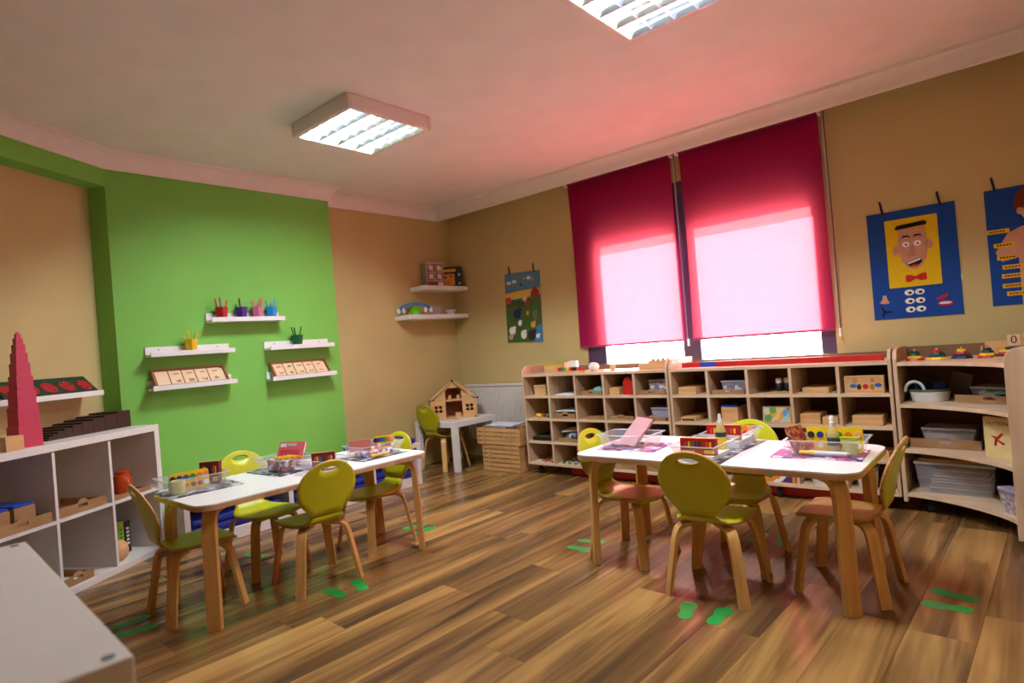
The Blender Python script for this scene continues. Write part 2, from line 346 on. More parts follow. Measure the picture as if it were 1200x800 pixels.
# ceiling lights
M_LOUV = mat('louvre_aluminium', (225, 228, 236), .26, .02, metal=1)
def ceiling_light(cx, cy, rz, label):
    t = thing('ceiling_light', label, 'light', (cx, cy, CZ), rz, group='ceiling lights')
    z0 = -.085; b = B()
    for x0, x1, y0, y1 in ((-.30, -.27, -.30, .30), (.27, .30, -.30, .30), (-.27, .27, -.30, -.27), (-.27, .27, .27, .30)): b.box(x0, x1, y0, y1, z0, 0)
    b.build('housing', M_LEDGE, t, bevel=.008)
    B().box(-.27, .27, -.27, .27, -.012, -.004).build('reflector_pan', mat('pan_white', (235, 235, 240), .5), t)
    zt_ = -.018
    for k in range(5):          # wedge-shaped mirror blades between the tubes
        x = -.27+.135*k; l, r = (.0 if k == 0 else -.034), (.0 if k == 4 else .034)
        l2, r2 = (.0 if k == 0 else -.002), (.0 if k == 4 else .002)
        b = B().prism([(x+l2, z0+.003), (x+r2, z0+.003), (x+r*.45, z0+.025), (x+r, zt_), (x+l, zt_), (x+l*.45, z0+.025)], -.27, .27, 'xz').build('louvre_blade', M_LOUV, t)
    for k in range(4):
        y = -.27+.108*(k+1)
        for q in range(4):
            xm = -.27+.135*(q+.5); b = B()
            b.prism([(xm-.064, z0+.004), (xm+.064, z0+.004), (xm+.05, z0+.03), (xm+.03, z0+.022), (xm-.03, z0+.022), (xm-.05, z0+.03)], y-.001, y+.001, 'xz'); b.build('louvre_blade', M_LOUV, t)
    for k in range(4):
        x = -.27+.135*(k+.5); cool = k % 2 == 0
        col = (.80, .90, 1.0) if cool else (1.0, .93, .78)
        B().cyl((x, -.262, -.032), (x, .262, -.032), .012, n=10).build('tube_lamp', glow('tube_cool' if cool else 'tube_warm', col, 9), t, smooth=40)
        ld = bpy.data.lights.new('tube_light', 'AREA'); ld.shape = 'RECTANGLE'; ld.size = .026; ld.size_y = .5; ld.energy = LAMP_W; ld.color = (.70, .90, 1.0) if cool else (.92, .97, .95)
        lo = bpy.data.objects.new('tube_light', ld); COL.objects.link(lo); lo.parent = t; lo.location = (x, 0, -.047)
ceiling_light(-3.035, 2.245, 90, 'square louvred ceiling light over the table by the green wall')
ceiling_light(-1.055, 2.265, -90, 'square louvred ceiling light over the table by the window cabinets')

# ================================================================ chairs and tables
PROF = [(.168, .298, .088), (.163, .303, .118), (.150, .307, .136), (.11, .311, .147), (.04, .310, .150), (-.03, .309, .146), (-.08, .310, .128), (-.115, .316, .108), (-.142, .332, .085), (-.158, .356, .073)]
BH0 = (-.158, .356)
OUT = [(0, .073), (.02, .086), (.045, .110), (.075, .133), (.105, .146), (.135, .150), (.165, .147), (.195, .137), (.225, .118), (.25, .092), (.268, .058), (.276, .03), (.279, 0)]
def back_pt(v, h): return (v, BH0[0]-.22*h-.25*h*h+.55*v*v*min(1, h/.05), BH0[1]+.965*h)
def chair_meshes():
    m = {}
    vs = []; fs = []; NC = 8
    for k, (y, z, hw) in enumerate(PROF):
        for j in range(NC+1):
            v = -hw+2*hw*j/NC; vs.append((v, y-(.02*(v/hw)**2 if k < 2 else 0), z+.18*v*v*(1-k/9)))
    for k in range(len(PROF)-1):
        for j in range(NC): a = k*(NC+1)+j; fs.append((a, a+1, a+NC+2, a+NC+1))
    m['seat'] = B().add(vs, fs).mesh('seat')
    # backrest: rings from the hand hole to the egg outline
    poly = [(hw, h) for h, hw in OUT] + [(-hw, h) for h, hw in reversed(OUT[:-1])]
    cy = .238; NT = 40; rings = 6
    def ray(t):
        dx, dy = math.cos(t), math.sin(t); best = None
        for i in range(len(poly)):
            (ax, ay), (bx, by) = poly[i], poly[(i+1) % len(poly)]
            ex, ey = bx-ax, by-ay; den = dx*ey-dy*ex
            if abs(den) < 1e-9: continue
            tt = (ax*ey-(ay-cy)*ex)/den; u = (ax*dy-(ay-cy)*dx)/den
            if tt > 0 and -1e-6 <= u <= 1+1e-6: best = tt if best is None else max(best, tt)
        return (dx*best, cy+dy*best)
    A = [math.atan2(p[1]-cy, p[0]) for p in ((.073, 0), (-.073, 0))]
    ts = sorted([2*math.pi*i/NT-math.pi+.01 for i in range(NT)] + A)
    n = len(ts); vs = []; fs = []
    for k in range(rings+1):
        q = k/rings
        for t in ts:
            o = ray(t); hx, hy = .044*math.cos(t), cy+.013*math.sin(t)
            vs.append(back_pt(hx+(o[0]-hx)*q, hy+(o[1]-hy)*q))
    for k in range(rings):
        for i in range(n): fs.append((k*n+i, k*n+(i+1) % n, (k+1)*n+(i+1) % n, (k+1)*n+i))
    m['backrest'] = B().add(vs, fs).mesh('backrest')
    for i, (sx, sy) in enumerate(((1, 1), (-1, 1), (1, -1), (-1, -1))):
        dx, dy = sx*.7071, sy*.7071
        path = [(.045, .290), (.12, .290), (.142, .286), (.160, .272), (.170, .252), (.177, .225), (.222, 0)]
        bb = B().ribbon([(dx*r, dy*r, z) for r, z in path], (-dy, dx, 0), .016, .022)
        bb.v = [(x, y, max(z, 0) if z > .02 else 0) for x, y, z in bb.v]
        m['leg%d' % i] = bb.mesh('leg')
    for k in ('seat', 'backrest'):
        m[k].materials.append(M_LIME); m[k].materials.append(M_PLYE); m[k].shade_smooth()
    for i in range(4): m['leg%d' % i].materials.append(M_PLY); m['leg%d' % i].shade_smooth(); m['leg%d' % i].set_sharp_from_angle(angle=R(35))
    return m
CH = chair_meshes()
def chair(x, y, rz, label):
    t = thing('child_chair', label, 'chair', (x, y, 0), rz, 'lime green child chairs')
    for k in ('seat', 'backrest'):
        o = link(k, CH[k], None, t); md = o.modifiers.new('thick', 'SOLIDIFY'); md.thickness = .011; md.offset = 0; md.use_rim = True; md.material_offset_rim = 1
    for i in range(4): link('leg', CH['leg%d' % i], None, t)
    for q, yy in ((-.055, -.03), (.055, -.03), (-.055, .05), (.055, .05)): pass
    return t
chair(-1.09, 2.46, 3, 'lime green child chair turned to the long side of the window-side table')
chair(-1.60, 2.645, -93, 'lime green child chair at the window-side table end nearest the toy crates')
chair(-1.13, 2.86, 180, 'lime green child chair between the window-side table and the pigeonhole cabinets')
chair(-.645, 2.735, 88, 'lime green child chair at the table end beside the curved corner shelf')
chair(-3.03, 1.10, -4, 'lime green child chair at the table end beside the white cube shelf')
chair(-2.80, 1.585, 84, 'lime green child chair at the green-wall table, opposite the bench side')
chair(-3.235, 1.545, -87, 'lime green child chair between the green-wall table and the low bench')
chair(-2.985, 2.085, 182, 'lime green child chair at the table end pointing to the dollhouse')
chair(-4.29, 3.835, 0, 'lime green child chair pushed up to the small white dollhouse table')

M_TOP = mat('white_table_laminate', (236, 230, 230), .28, .02)
def table(x0, x1, y0, y1, label):
    t = thing('child_table', label, 'table', ((x0+x1)/2, (y0+y1)/2, 0), 0, 'white child tables')
    a = (x1-x0)/2; c = (y1-y0)/2
    B().prism(rrect(-a, a, -c, c, .075, 8), .534, .54).build('table_top', M_TOP, t, smooth=40)
    B().prism(rrect(-a, a, -c, c, .075, 8), .514, .534).build('plywood_core', wood('table_core', (176, 128, 92), (206, 160, 122), .5, 0, 20), t, smooth=40)
    for sx in (-1, 1):
        for sy in (-1, 1):
            dx, dy = sx*.7071, sy*.7071; bx, by = sx*(a-.065), sy*(c-.055)
            path = [(-.17, .498), (-.075, .498), (-.05, .492), (-.03, .478), (-.018, .452), (-.012, .41), (0, 0)]
            bb = B().ribbon([(bx+dx*r, by+dy*r, z) for r, z in path], (-dy, dx, 0), .030, .029)
            bb.v = [(px, py, z if z > .02 else 0) for px, py, z in bb.v]
            bb.build('leg', M_PLY, t, smooth=35, bevel=.002)
table(-1.765, -.515, 2.40, 3.0, 'white child table with bent plywood legs in front of the window cabinets')
table(-3.215, -2.63, .985, 2.235, 'white child table with bent plywood legs along the green wall bench')

# low bench with blue mats
bn = thing('storage_bench', 'low white open-fronted bench with blue mats under the green wall', 'bench', (0, 0, 0), frame=FL)
bx0, bx1, fy = 1.40, 3.27, 3.97         # local x = world y, local y = -world x
bb = B(); B().box(bx0, bx1, fy, fy+.38, .31, .345).build('bench_top', M_WHITE, bn, bevel=.002)
B().box(bx0, bx1, fy, fy+.38, 0, .075).build('base', M_WHITE, bn, bevel=.002)
for x in (bx0, 2.08, 2.775, bx1-.035): B().box(x, x+.035, fy, fy+.38, .075, .31).build('upright', M_WHITE, bn, bevel=.002)
B().box(bx0+.035, bx1-.035, fy+.365, fy+.38, .075, .31).build('back_panel', M_WHITE, bn)
def mat_pad(x0, x1, z, th, label, dy=0):
    b = B(); b.box(x0, x1, fy+.012+dy, fy+.35+dy, z, z+th)
    o = solo('blue_mat', b, M_NAVY, label, 'mat', frame=FL, group='blue mats of the bench'); md = o.modifiers.new('b', 'BEVEL'); md.width = .018; md.segments = 3
for x0, x1, nm in ((1.445, 2.07, 'cube shelf end'), (2.125, 2.765, 'middle bay'), (2.82, 3.225, 'dollhouse end')):
    mat_pad(x0, x1, .0755, .05, 'lower blue cloth mat folded inside the white bench, %s' % nm)
    mat_pad(x0+.01, x1-.03, .1258, .045, 'upper blue cloth mat folded inside the white bench, %s' % nm, .01)
mat_pad(2.75, 3.24, .3452, .05, 'blue cloth cushion lying on top of the white bench')

# ================================================================ open cabinets under the window
CY0, CY1 = 3.90, 4.27; TH = .018; PIT = .2655
ROWZ = [.660, .472, .281, .101]      # floor of each row, top row first
def cabinet(x0, label):
    t = thing('pigeonhole_cabinet', label, 'cabinet', (x0, CY0, 0)); w = PIT*5+TH; d = CY1-CY0
    def side(x):
        p = [(0, .083), (d, .083), (d, .91), (.07, .91), (.035, .902), (.012, .88), (0, .85)]
        B().prism(p, x, x+TH, 'yz').build('side_panel', M_BIRCH, t, bevel=.003)
    side(0); side(w-TH)
    for z in (.831, .651, .463, .272, .092): B().box(TH, w-TH, .002, d-.008, z-.009, z+.009).build('shelf', M_BIRCHH, t)
    zs = [.831, .651, .463, .272, .092]
    for c in range(1, 5):
        for r in range(4): B().box(c*PIT, c*PIT+TH, .004, d-.008, zs[r+1]+.009, zs[r]-.009).build('divider', M_BIRCH, t)
    B().box(TH, w-TH, d-.008, d, .083, .88).build('back_panel', M_BACKSHADE, t)
    for x in (.085, w/2, w-.085):
        for y in (.06, d-.06):
            c = B().cyl((x-.012, y, .028), (x+.012, y, .028), .028, n=16).build('caster', M_BLACK, t, smooth=40)
            for s in (-1, 1): B().cyl((x+s*.0125, y, .028), (x+s*.0145, y, .028), .016, n=12).build('hub', M_GREY, c)
            B().box(x-.006, x+.006, y-.012, y+.012, .05, .083).build('fork', M_BLACK, c)
    return t
LX, RX = -3.325, -1.970
cabinet(LX, 'birch pigeonhole cabinet on casters beside the radiator and toy crates')
cabinet(RX, 'birch pigeonhole cabinet on casters with a red rod lying on top')
b = B(); b.box(-2.95, -.72, 3.995, 4.20, 0, .078); solo('floor_mat_roll', b, M_RED, 'long red foam strip lying on the floor under the pigeonhole cabinets', 'mat', bevel=.01)

# ================================================================ curved corner shelf
ct = thing('corner_shelf', 'birch corner shelf with concave curved boards on casters', 'shelf', (0, 0, 0))
def arc(k=.62, n=14, off=0):
    p = []
    for i in range(n+1):
        a = math.pi/2*i/n; ex, ey = -.597+(.477)*math.sin(a), 3.53+.37*math.cos(a)
        q = math.sin(a)**2; lx, ly = -.597+.477*q, 3.90-.37*q
        p.append((lx+(ex-lx)*k+off, ly+(ey-ly)*k+off))
    return p
for z in (.823, .592, .343, .100):
    B().prism(arc()+[(.38, 3.53), (.38, 4.27), (-.597, 4.27)][0:3], z-.010, z+.010).build('shelf', M_BIRCHH, ct)
p = [(3.90, .06), (4.27, .06), (4.27, .91), (3.97, .91), (3.935, .902), (3.912, .88), (3.90, .85)]
B().prism(p, -.617, -.597, 'yz').build('side_panel', M_BIRCH, ct, bevel=.003)
p = [(-.125, .03), (.40, .03), (.40, .91), (-.06, .91), (-.095, .902), (-.118, .88), (-.125, .85)]
B().prism(p, 3.51, 3.53, 'xz').build('side_panel', M_BIRCH, ct, bevel=.003)
B().box(-.597, .39, 4.262, 4.27, .06, .90).build('back_panel', M_BACKSHADE, ct)
B().box(.382, .39, 3.53, 4.262, .06, .90).build('back_panel', M_BACKSHADE, ct)
for x, y in ((-.50, 3.97), (-.40, 4.2), (.02, 3.62), (.3, 4.2)):
    c = B().cyl((x-.012, y, .034), (x+.012, y, .034), .034, n=16).build('caster', M_BLACK, ct, smooth=40)
    for s in (-1, 1): B().cyl((x+s*.0125, y, .034), (x+s*.0145, y, .034), .021, n=12).build('hub', M_GREY, c)
    B().box(x-.006, x+.006, y-.012, y+.012, .06, .09).build('fork', M_BLACK, c)

# ================================================================ white cube shelves
def cube_shelf(ncol, nrow, label, loc, rz=0, frame=None, name='cube_shelf'):
    t = thing(name, label, 'shelf', loc, rz, frame=frame)
    w = ncol*.345+.076-.016+(.013 if ncol == 2 else 0); h = nrow*.351+.086; d = .39
    B().box(0, w, 0, d, h-.038, h).build('top_board', M_WHITE, t, bevel=.002)
    B().box(0, w, 0, d, 0, .038).build('bottom_board', M_WHITE, t, bevel=.002)
    for x in (0, w-.038): B().box(x, x+.038, 0, d, .038, h-.038).build('side_board', M_WHITE, t, bevel=.002)
    for c in range(1, ncol):
        for r in range(nrow):
            B().box(.038+c*.345-.016, .038+c*.345, .003, d-.003, .038+r*.355, .038+r*.355+.35+(0 if r < nrow-1 else -.0)).build('divider', M_WHITE, t)
    for r in range(1, nrow): B().box(.038, w-.038, .003, d-.003, .038+r*.355-.010, .038+r*.355+.006).build('shelf_board', M_WHITE, t)
    for x, y in ((.02, .02), (w-.02, .02), (.02, d-.02), (w-.02, d-.02)): B().cyl((x, y, h), (x, y, h+.0012), .007, n=12).build('screw_cap', M_GREY, t)
    return t, w
# niche shelf: local frame of the angled wall, right end at s=-.03, front .28 proud of the wall
SHW = 4*.345+.06
cube_shelf(4, 2, 'white cube shelf under the beige niche with a pink tower on top', (-.03-SHW, -.28, 0), 0, FN)
cube_shelf(2, 2, 'small white cube cabinet standing free in front of the white niche shelf', (-1.566, -.1385, 0), -2.8, None, 'cube_cabinet')
# ---- small white table with the dollhouse
lt = thing('side_table', 'small square white table in the corner carrying a wooden dollhouse', 'table', (-4.53, 3.69, 0))
B().box(0, .55, 0, .55, .40, .45).build('table_top', M_LEDGE, lt, bevel=.002)
for x in (0, .5):
    for y in (0, .5): B().box(x, x+.05, y, y+.05, 0, .40).build('leg', M_LEDGE, lt, bevel=.002)
# ================================================================ item makers (front at local y=0, base at z=0, centred in x)
def mdf_tray(label, loc, w=.20, d=.26, h=.045, rz=0, frame=None, group='slotted wooden trays', hump=True):
    t = thing('slotted_tray', label, 'tray', loc, rz, group, frame)
    B().box(-w/2, w/2, 0, d, 0, .005).build('base', M_CARD, t)
    for x in (-w/2, w/2-.006): B().box(x, x+.006, .006, d-.006, .005, h*.7).build('side', M_CARD, t)
    for y in (0, d-.006):
        b = B(); s = .028; z0, z1 = h*.42, h*.72; top = h*1.15 if hump else h
        b.box(-w/2, -s, y, y+.006, .005, h*.85); b.box(s, w/2, y, y+.006, .005, h*.85)
        b.box(-s, s, y, y+.006, .005, z0); b.prism([(-s, z1), (s, z1), (s, h*.95), (s*.5, top), (-s*.5, top), (-s, h*.95)], y, y+.006, 'xz')
        b.build('end_board', M_CARD, t)
    return t
def wood_box(label, loc, w, d, h, rz=0, frame=None, m=None, lid=True, group=None, name='wooden_box'):
    t = thing(name, label, 'box', loc, rz, group, frame); m = m or M_PINE
    B().box(-w/2, w/2, 0, d, 0, h*.8 if lid else h).build('body', m, t, bevel=.002)
    if lid: B().box(-w/2-.003, w/2+.003, -.003, d+.003, h*.8+.001, h).build('lid', m, t, bevel=.002)
    return t
def lidded_box(label, loc, w, d, h, fill=None, rz=0, frame=None, lidm=None, clip=None, name='plastic_box'):
    t = thing(name, label, 'box', loc, rz, None, frame); k = .86
    b = B(); a0, a1 = w/2*k, w/2; c0, c1 = d/2*k, d/2
    b.frus(0, d/2, 0, h*.88, a0, c0, a1*.97, c1*.97); b.build('tub', M_PCLEAR, t)
    B().box(-a1, a1, 0, d, h*.88, h).build('lid', lidm or M_PMILK, t, bevel=.003)
    if fill: B().frus(0, d/2, .004, h*.7, a0*.93, c0*.93, a1*.9, c1*.9).build('contents', fill, t)
    if clip:
        B().tube([(-w*.2, -.004, h*.85), (-w*.18, -.012, h*.6), (w*.18, -.012, h*.6), (w*.2, -.004, h*.85)], .006).build('clip_handle', clip, t)
    return t
def speck(name, cols, scale=60):
    """mottled printed / mixed-bits surface"""
    if name in MATS: return MATS[name]
    m, N, L, b = new_mat(name); tc = N.new('ShaderNodeTexCoord'); v = N.new('ShaderNodeTexVoronoi'); v.inputs['Scale'].default_value = scale
    L.new(tc.outputs['Object'], v.inputs['Vector']); rp = N.new('ShaderNodeValToRGB'); rp.color_ramp.interpolation = 'CONSTANT'
    sp = N.new('ShaderNodeSeparateColor'); L.new(v.outputs['Color'], sp.inputs[0]); L.new(sp.outputs[0], rp.inputs[0])
    el = rp.color_ramp.elements; el[0].color = (*lin(cols[0]), 1); el[1].color = (*lin(cols[-1]), 1); el[1].position = (len(cols)-1)/len(cols)
    for i, c in enumerate(cols[1:-1]): e = el.new((i+1)/len(cols)); e.color = (*lin(c), 1)
    L.new(rp.outputs[0], b.inputs['Base Color']); b.inputs['Roughness'].default_value = .45; MATS[name] = m; return m
M_BITS = speck('mixed_craft_bits', [(190, 40, 60), (230, 225, 230), (60, 70, 150), (220, 170, 60), (90, 60, 120), (235, 235, 240)], 55)
M_PINKBITS = speck('pinkish_bits', [(150, 110, 120), (190, 150, 150), (120, 80, 90), (210, 190, 190)], 70)
M_GREYBITS = speck('grey_silver_bits', [(80, 90, 110), (190, 200, 210), (50, 56, 70), (150, 150, 160)], 45)
M_COVER = speck('magazine_print', [(196, 60, 130), (230, 220, 235), (90, 60, 140), (220, 120, 170), (60, 60, 90)], 26)
M_COVERD = speck('dark_magazine_print', [(70, 66, 74), (150, 150, 156), (40, 40, 46), (200, 200, 205)], 34)

# ---------------------------------------------------------------- wall ledges on the green wall
def ledge(y0, z, label, ln=.545, frame=FL, wall=4.43, group='white picture ledges'):
    t = thing('picture_ledge', label, 'ledge', (y0, wall, z), 0, group, frame)
    B().box(0, ln, -.115, -.0005, 0, .016).build('shelf_board', M_LEDGE, t, bevel=.0015)
    B().box(0, ln, -.014, -.0005, .016, .068).build('back_strip', M_LEDGE, t, bevel=.0015)
    B().box(0, ln, -.115, -.103, .016, .032).build('front_lip', M_LEDGE, t, bevel=.0015)
    for x in (.08, ln-.08): B().cyl((x, -.0143, .05), (x, -.0155, .05), .005, n=8).build('screw_cap', M_GREY, t)
ledge(1.80, 1.432, 'white picture ledge holding the red, purple, pink and blue pencil pots')
ledge(1.40, 1.212, 'white picture ledge holding the yellow pencil pot')
ledge(1.40, .990, 'white picture ledge under the number tray that has a blank tile')
ledge(2.21, 1.210, 'white picture ledge holding the green pencil pot')
ledge(2.21, .978, 'white picture ledge under the number tray of doubled digits')
def pencil_pot(y, z, colname, col, pencils):
    t = thing('pencil_pot', '%s pencil pot with %s pencils on a white wall ledge' % (colname, colname), 'pot', (y, 4.43-.06, z), 15, 'coloured pencil pots on the green wall', FL)
    m = mat('pot_'+colname, col, .45); n = 6; b = B()
    lo = [(.033*math.cos(2*math.pi*i/n), .033*math.sin(2*math.pi*i/n), 0) for i in range(n)]; hi = [(.046*math.cos(2*math.pi*i/n), .046*math.sin(2*math.pi*i/n), .09) for i in range(n)]
    hi2 = [(x*.93, y_*.93, z_) for x, y_, z_ in hi]; lo2 = [(x*.9, y_*.9, .006) for x, y_, z_ in lo]
    fs = [tuple(reversed(range(n)))]+[(i, (i+1) % n, n+(i+1) % n, n+i) for i in range(n)]+[(n+i, n+(i+1) % n, 2*n+(i+1) % n, 2*n+i) for i in range(n)]+[(2*n+i, 2*n+(i+1) % n, 3*n+(i+1) % n, 3*n+i) for i in range(n)]+[tuple(range(3*n, 4*n))]
    b.add(lo+hi+hi2+lo2, fs).build('pot', m, t)
    for dx, dy, tx, ty, L_, c in pencils:
        pm = mat('pencil_%d_%d_%d' % c, c, .4)
        B().cyl((dx*.5, dy*.5, .008), ((dx+tx)*1.3, (dy+ty)*1.3, L_*1.3), .0055, n=6).build('pencil', pm, t)
zt = 1.432+.0165
pencil_pot(1.895, zt, 'red', (176, 16, 18), [(-.02, 0, -.018, 0, .115, (190, 60, 30)), (.0, .01, 0, 0, .125, (200, 40, 20)), (.02, -.005, .012, 0, .108, (200, 50, 40)), (-.008, -.01, -.006, 0, .1, (90, 100, 190))])
pencil_pot(2.035, zt, 'purple', (64, 24, 128), [(0, .005, -.006, 0, .12, (20, 34, 30)), (.004, .012, -.002, 0, .112, (30, 50, 40))])
pencil_pot(2.155, zt, 'pink', (206, 112, 150), [(-.02, 0, -.012, 0, .105, (236, 120, 140)), (-.005, 0, -.004, 0, .108, (240, 130, 150)), (.018, .005, .01, 0, .122, (220, 60, 120)), (.022, -.006, .014, 0, .12, (226, 70, 120))])
pencil_pot(2.265, zt, 'blue', (30, 140, 214), [(-.02, 0, -.016, 0, .105, (40, 140, 210)), (.02, 0, .014, 0, .122, (50, 150, 220)), (.0, .008, .002, 0, .09, (60, 120, 190))])
pencil_pot(1.672, 1.212+.0165, 'yellow', (236, 186, 4), [(-.01, 0, -.006, 0, .12, (240, 200, 40)), (.014, 0, .02, 0, .11, (226, 170, 30)), (.02, .008, .014, 0, .1, (236, 190, 60)), (-.015, .01, -.02, 0, .09, (240, 200, 40))])
pencil_pot(2.46, 1.210+.0165, 'green', (6, 92, 56), [(-.02, 0, -.02, 0, .118, (14, 80, 40)), (-.008, .006, -.006, 0, .112, (120, 110, 60)), (.02, 0, .018, 0, .12, (20, 110, 50)), (-.012, -.008, -.014, 0, .115, (16, 70, 40))])
M_SAP = wood('mahogany_frame', (132, 72, 40), (160, 92, 54), .5, 0, 20)
M_TILE = wood('maple_tile', (226, 188, 150), (240, 208, 172), .5, 0, 14)
def number_tray(y0, z, label, tiles):
    # leaning back on the ledge
    t = thing('number_tray', label, 'tray', (y0, 4.43-.098, z), 0, 'number trays', FL, rx=-38)
    w, h = .475, .145
    B().box(0, w, .004, .012, 0, h).build('base', M_TILE, t)
    for x0, x1, z0, z1 in ((0, .012, 0, h), (w-.012, w, 0, h), (.012, w-.012, 0, .012), (.012, w-.012, h-.012, h)): B().box(x0, x1, -.014, .004, z0, z1).build('frame_bar', M_SAP, t)
    n = len(tiles); pw = (w-.055)/n
    for i, s in enumerate(tiles):
        x = .016+pw*i; o = B().box(x+.0015, x+pw-.0015, -.006, .004, .014, h-.014).build('number_tile', M_TILE, t)
        B().box(x-.0035, x+.0010, -.010, .004, .013, h-.013).build('divider', M_SAP, t)
        for q, c in enumerate(s): text('numeral', c, .05, mat('tile_ink', (40, 34, 34), .6), o, (x+pw/2+.004, -.0065, h*.70-q*h*.42), (90, 90, 0))
    return t
number_tray(1.42, 1.0075, 'wooden number tray with a blank tile beside 19, 18, 17 and 16', ['', '19', '18', '17', '16'])
number_tray(2.235, .9955, 'wooden number tray with tiles 55 down to 11 leaning on a ledge', ['55', '44', '33', '22', '11'])

# ---------------------------------------------------------------- niche: ledge, fraction boards, tower, stair
def nthing(*a, **k): return thing(*a, frame=FN, **k)
t = nthing('wall_ledge', 'white ledge in the beige niche holding green fraction circle boards', 'ledge', (0, 0, 1.0))
B().box(-1.35, -.157, -.02, .1295, 0, .014).build('shelf_board', M_LEDGE, t, bevel=.0015)
B().box(-1.35, -.157, -.032, -.02, 0, .031).build('front_lip', M_LEDGE, t, bevel=.0015)
M_DKG = mat('dark_green_board', (14, 58, 36), .6)
def fraction_board(x0, label, w=.575):
    t = nthing('fraction_board', label, 'board', (x0, -.016, 1.0142), rx=-48, group='fraction circle boards')
    B().box(0, w, 0, .012, 0, .165).build('board', M_DKG, t, bevel=.001)
    for i in range(5):
        cx = .06+.114*i
        c = B().prism(ell(cx, .082, .046, .046, 24), -.004, 0, 'xz').build('fraction_disc', mat('disc_red', (168, 22, 30), .5), t)
        for k in range(i+2):
            a = 2*math.pi*k/(i+2)+.4; B().cyl((cx+.034*math.cos(a), -.004, .082+.034*math.sin(a)), (cx+.034*math.cos(a), -.013, .082+.034*math.sin(a)), .0035, n=6).build('peg_knob', M_STEEL, c)
fraction_board(-.735, 'dark green board with red fraction discs beside the pink tower, next to the green wall')
fraction_board(-1.33, 'dark green board with red fraction discs behind the pink tower, far from the green wall')
M_PINK = mat('pink_cube_paint', (206, 62, 92), .45, .03)
zc = .788; z = zc+.0004
for k in range(10, 0, -1):
    a = k*.0105
    solo('tower_cube', B().box(-a/2, a/2, -a/2, a/2, 0, a), M_PINK, ['', 'topmost tiny', 'second smallest', 'third smallest', 'fourth smallest', 'fifth smallest', 'sixth smallest', 'seventh smallest', 'third largest', 'second largest', 'largest bottom'][k]+' pink cube of the stacked tower', 'block',
         (-.80, -.175, z), -14, 'pink tower cubes', FN, bevel=.001)
    z += a+.0002
M_BRN = mat('brown_stair_paint', (54, 27, 18), .45, .05)
x = -.045
for k in range(10, 0, -1):
    a = k*.0102
    solo('stair_prism', B().box(-a, 0, 0, .2, 0, a), M_BRN, '%s dark brown prism of the stepped row behind the pink tower' % ['', 'flattest', 'second flattest', 'third flattest', 'fourth flattest', 'fifth flattest', 'sixth flattest', 'seventh flattest', 'third tallest', 'second tallest', 'tallest'][k], 'block',
         (x, -.10, zc+.0004), 0, 'brown stair prisms', FN, bevel=.001)
    x -= a+.0006
solo('wooden_block', B().box(-.045, .045, 0, .09, 0, .07), M_PINE, 'pale wooden block on the white cube shelf beside the pink tower', 'block', (-.925, -.26, zc+.0004), 0, None, FN, bevel=.002)
# contents of the white cube shelf. Columns counted from the green wall
sx = lambda c: -.03-.038-.345*c-.1645        # centre of column c (0 = next to the green wall)
ZU, ZL = .3995, .0385
def jar(name, label, loc, r, h, m, capm, frame=None, cap_h=.02, lr=1):
    t = thing(name, label, 'jar', loc, 0, None, frame)
    B().lathe([(r*.9, 0), (r, .01), (r, h*.8), (r*.75, h*.95), (r*.7, h)], 16).build('jar_body', m, t, smooth=50)
    B().lathe([(r*.74*lr, h+.0002), (r*.76*lr, h+cap_h*.7), (r*.6*lr, h+cap_h)], 16).build('lid', capm, t, smooth=40)
mdf_tray('brown wooden tray under the orange jar in the cube shelf', (sx(0)-.01, -.262, ZU+.0005), .27, .22, .03, frame=FN, hump=False)
M_ORG = clear('orange_glass', (196, 70, 20), .85, .1)
jar('glass_jar', 'orange jar on a tray in the white cube shelf', (sx(0)+.035, -.15, ZU+.006), .05, .115, M_ORG, M_ORG, FN)
jar('glass_jar', 'red and yellow jar behind the orange jar in the cube shelf', (sx(0)-.085, -.11, ZU+.006), .038, .11, mat('jar_red', (176, 30, 24), .4), M_YEL, FN)
t = nthing('wooden_pot', 'round turned wooden pot on the bottom of the white cube shelf', 'pot', (sx(0)-.09, -.19, ZL))
B().lathe([(.035, 0), (.056, .02), (.064, .055), (.058, .09), (.036, .112), (.02, .116)], 20).build('pot_body', M_PINE, t, smooth=60)
def book(label, loc, th, d, h, col, frame=None, rz=0, lean=0, group=None, spine=None):
    t = thing('book', label, 'book', loc, rz, group, frame, ry=lean)
    m = mat('cover_%d_%d_%d' % col, col, .5)
    B().box(0, .002, 0, d, 0, h).build('cover', m, t); B().box(th-.002, th, 0, d, 0, h).build('cover', m, t); B().box(.002, th-.002, 0, .002, 0, h).build('spine', m, t)
    B().box(.002, th-.002, .003, d-.004, .003, h-.003).build('pages', M_PAPER, t)
    if spine:
        for k in range(5): B().box(th*.25, th*.75, -.0006, 0, h*.25+k*h*.12, h*.25+k*h*.12+h*.07).build('spine_mark', spine, t)
for k, (c, nm, th, sp) in enumerate((((90, 92, 70), 'grey-green', .05, None), ((150, 176, 30), 'lime green', .045, M_GRN), ((60, 14, 30), 'maroon', .04, M_PAPER))):
    book('%s book standing in the white cube shelf beside the wooden pot' % nm, (sx(0)-.06+k*.053, -.13, ZL), th, .2, .20-.006*k, c, FN, spine=sp)
mdf_tray('brown slotted tray on the upper shelf, second bay from the green wall', (sx(1)-.01, -.265, ZU+.0005), .29, .3, .06, frame=FN)
for k in range(2): solo('card', B().box(-.06, .06, 0, .1, 0, .004), M_PAPER, 'white card lying in the slotted tray of the second cube bay', 'card', (sx(1)-.08+k*.01, -.2+.01*k, ZU+.0058+k*.0045), 5*k, 'cards in the tray', FN)
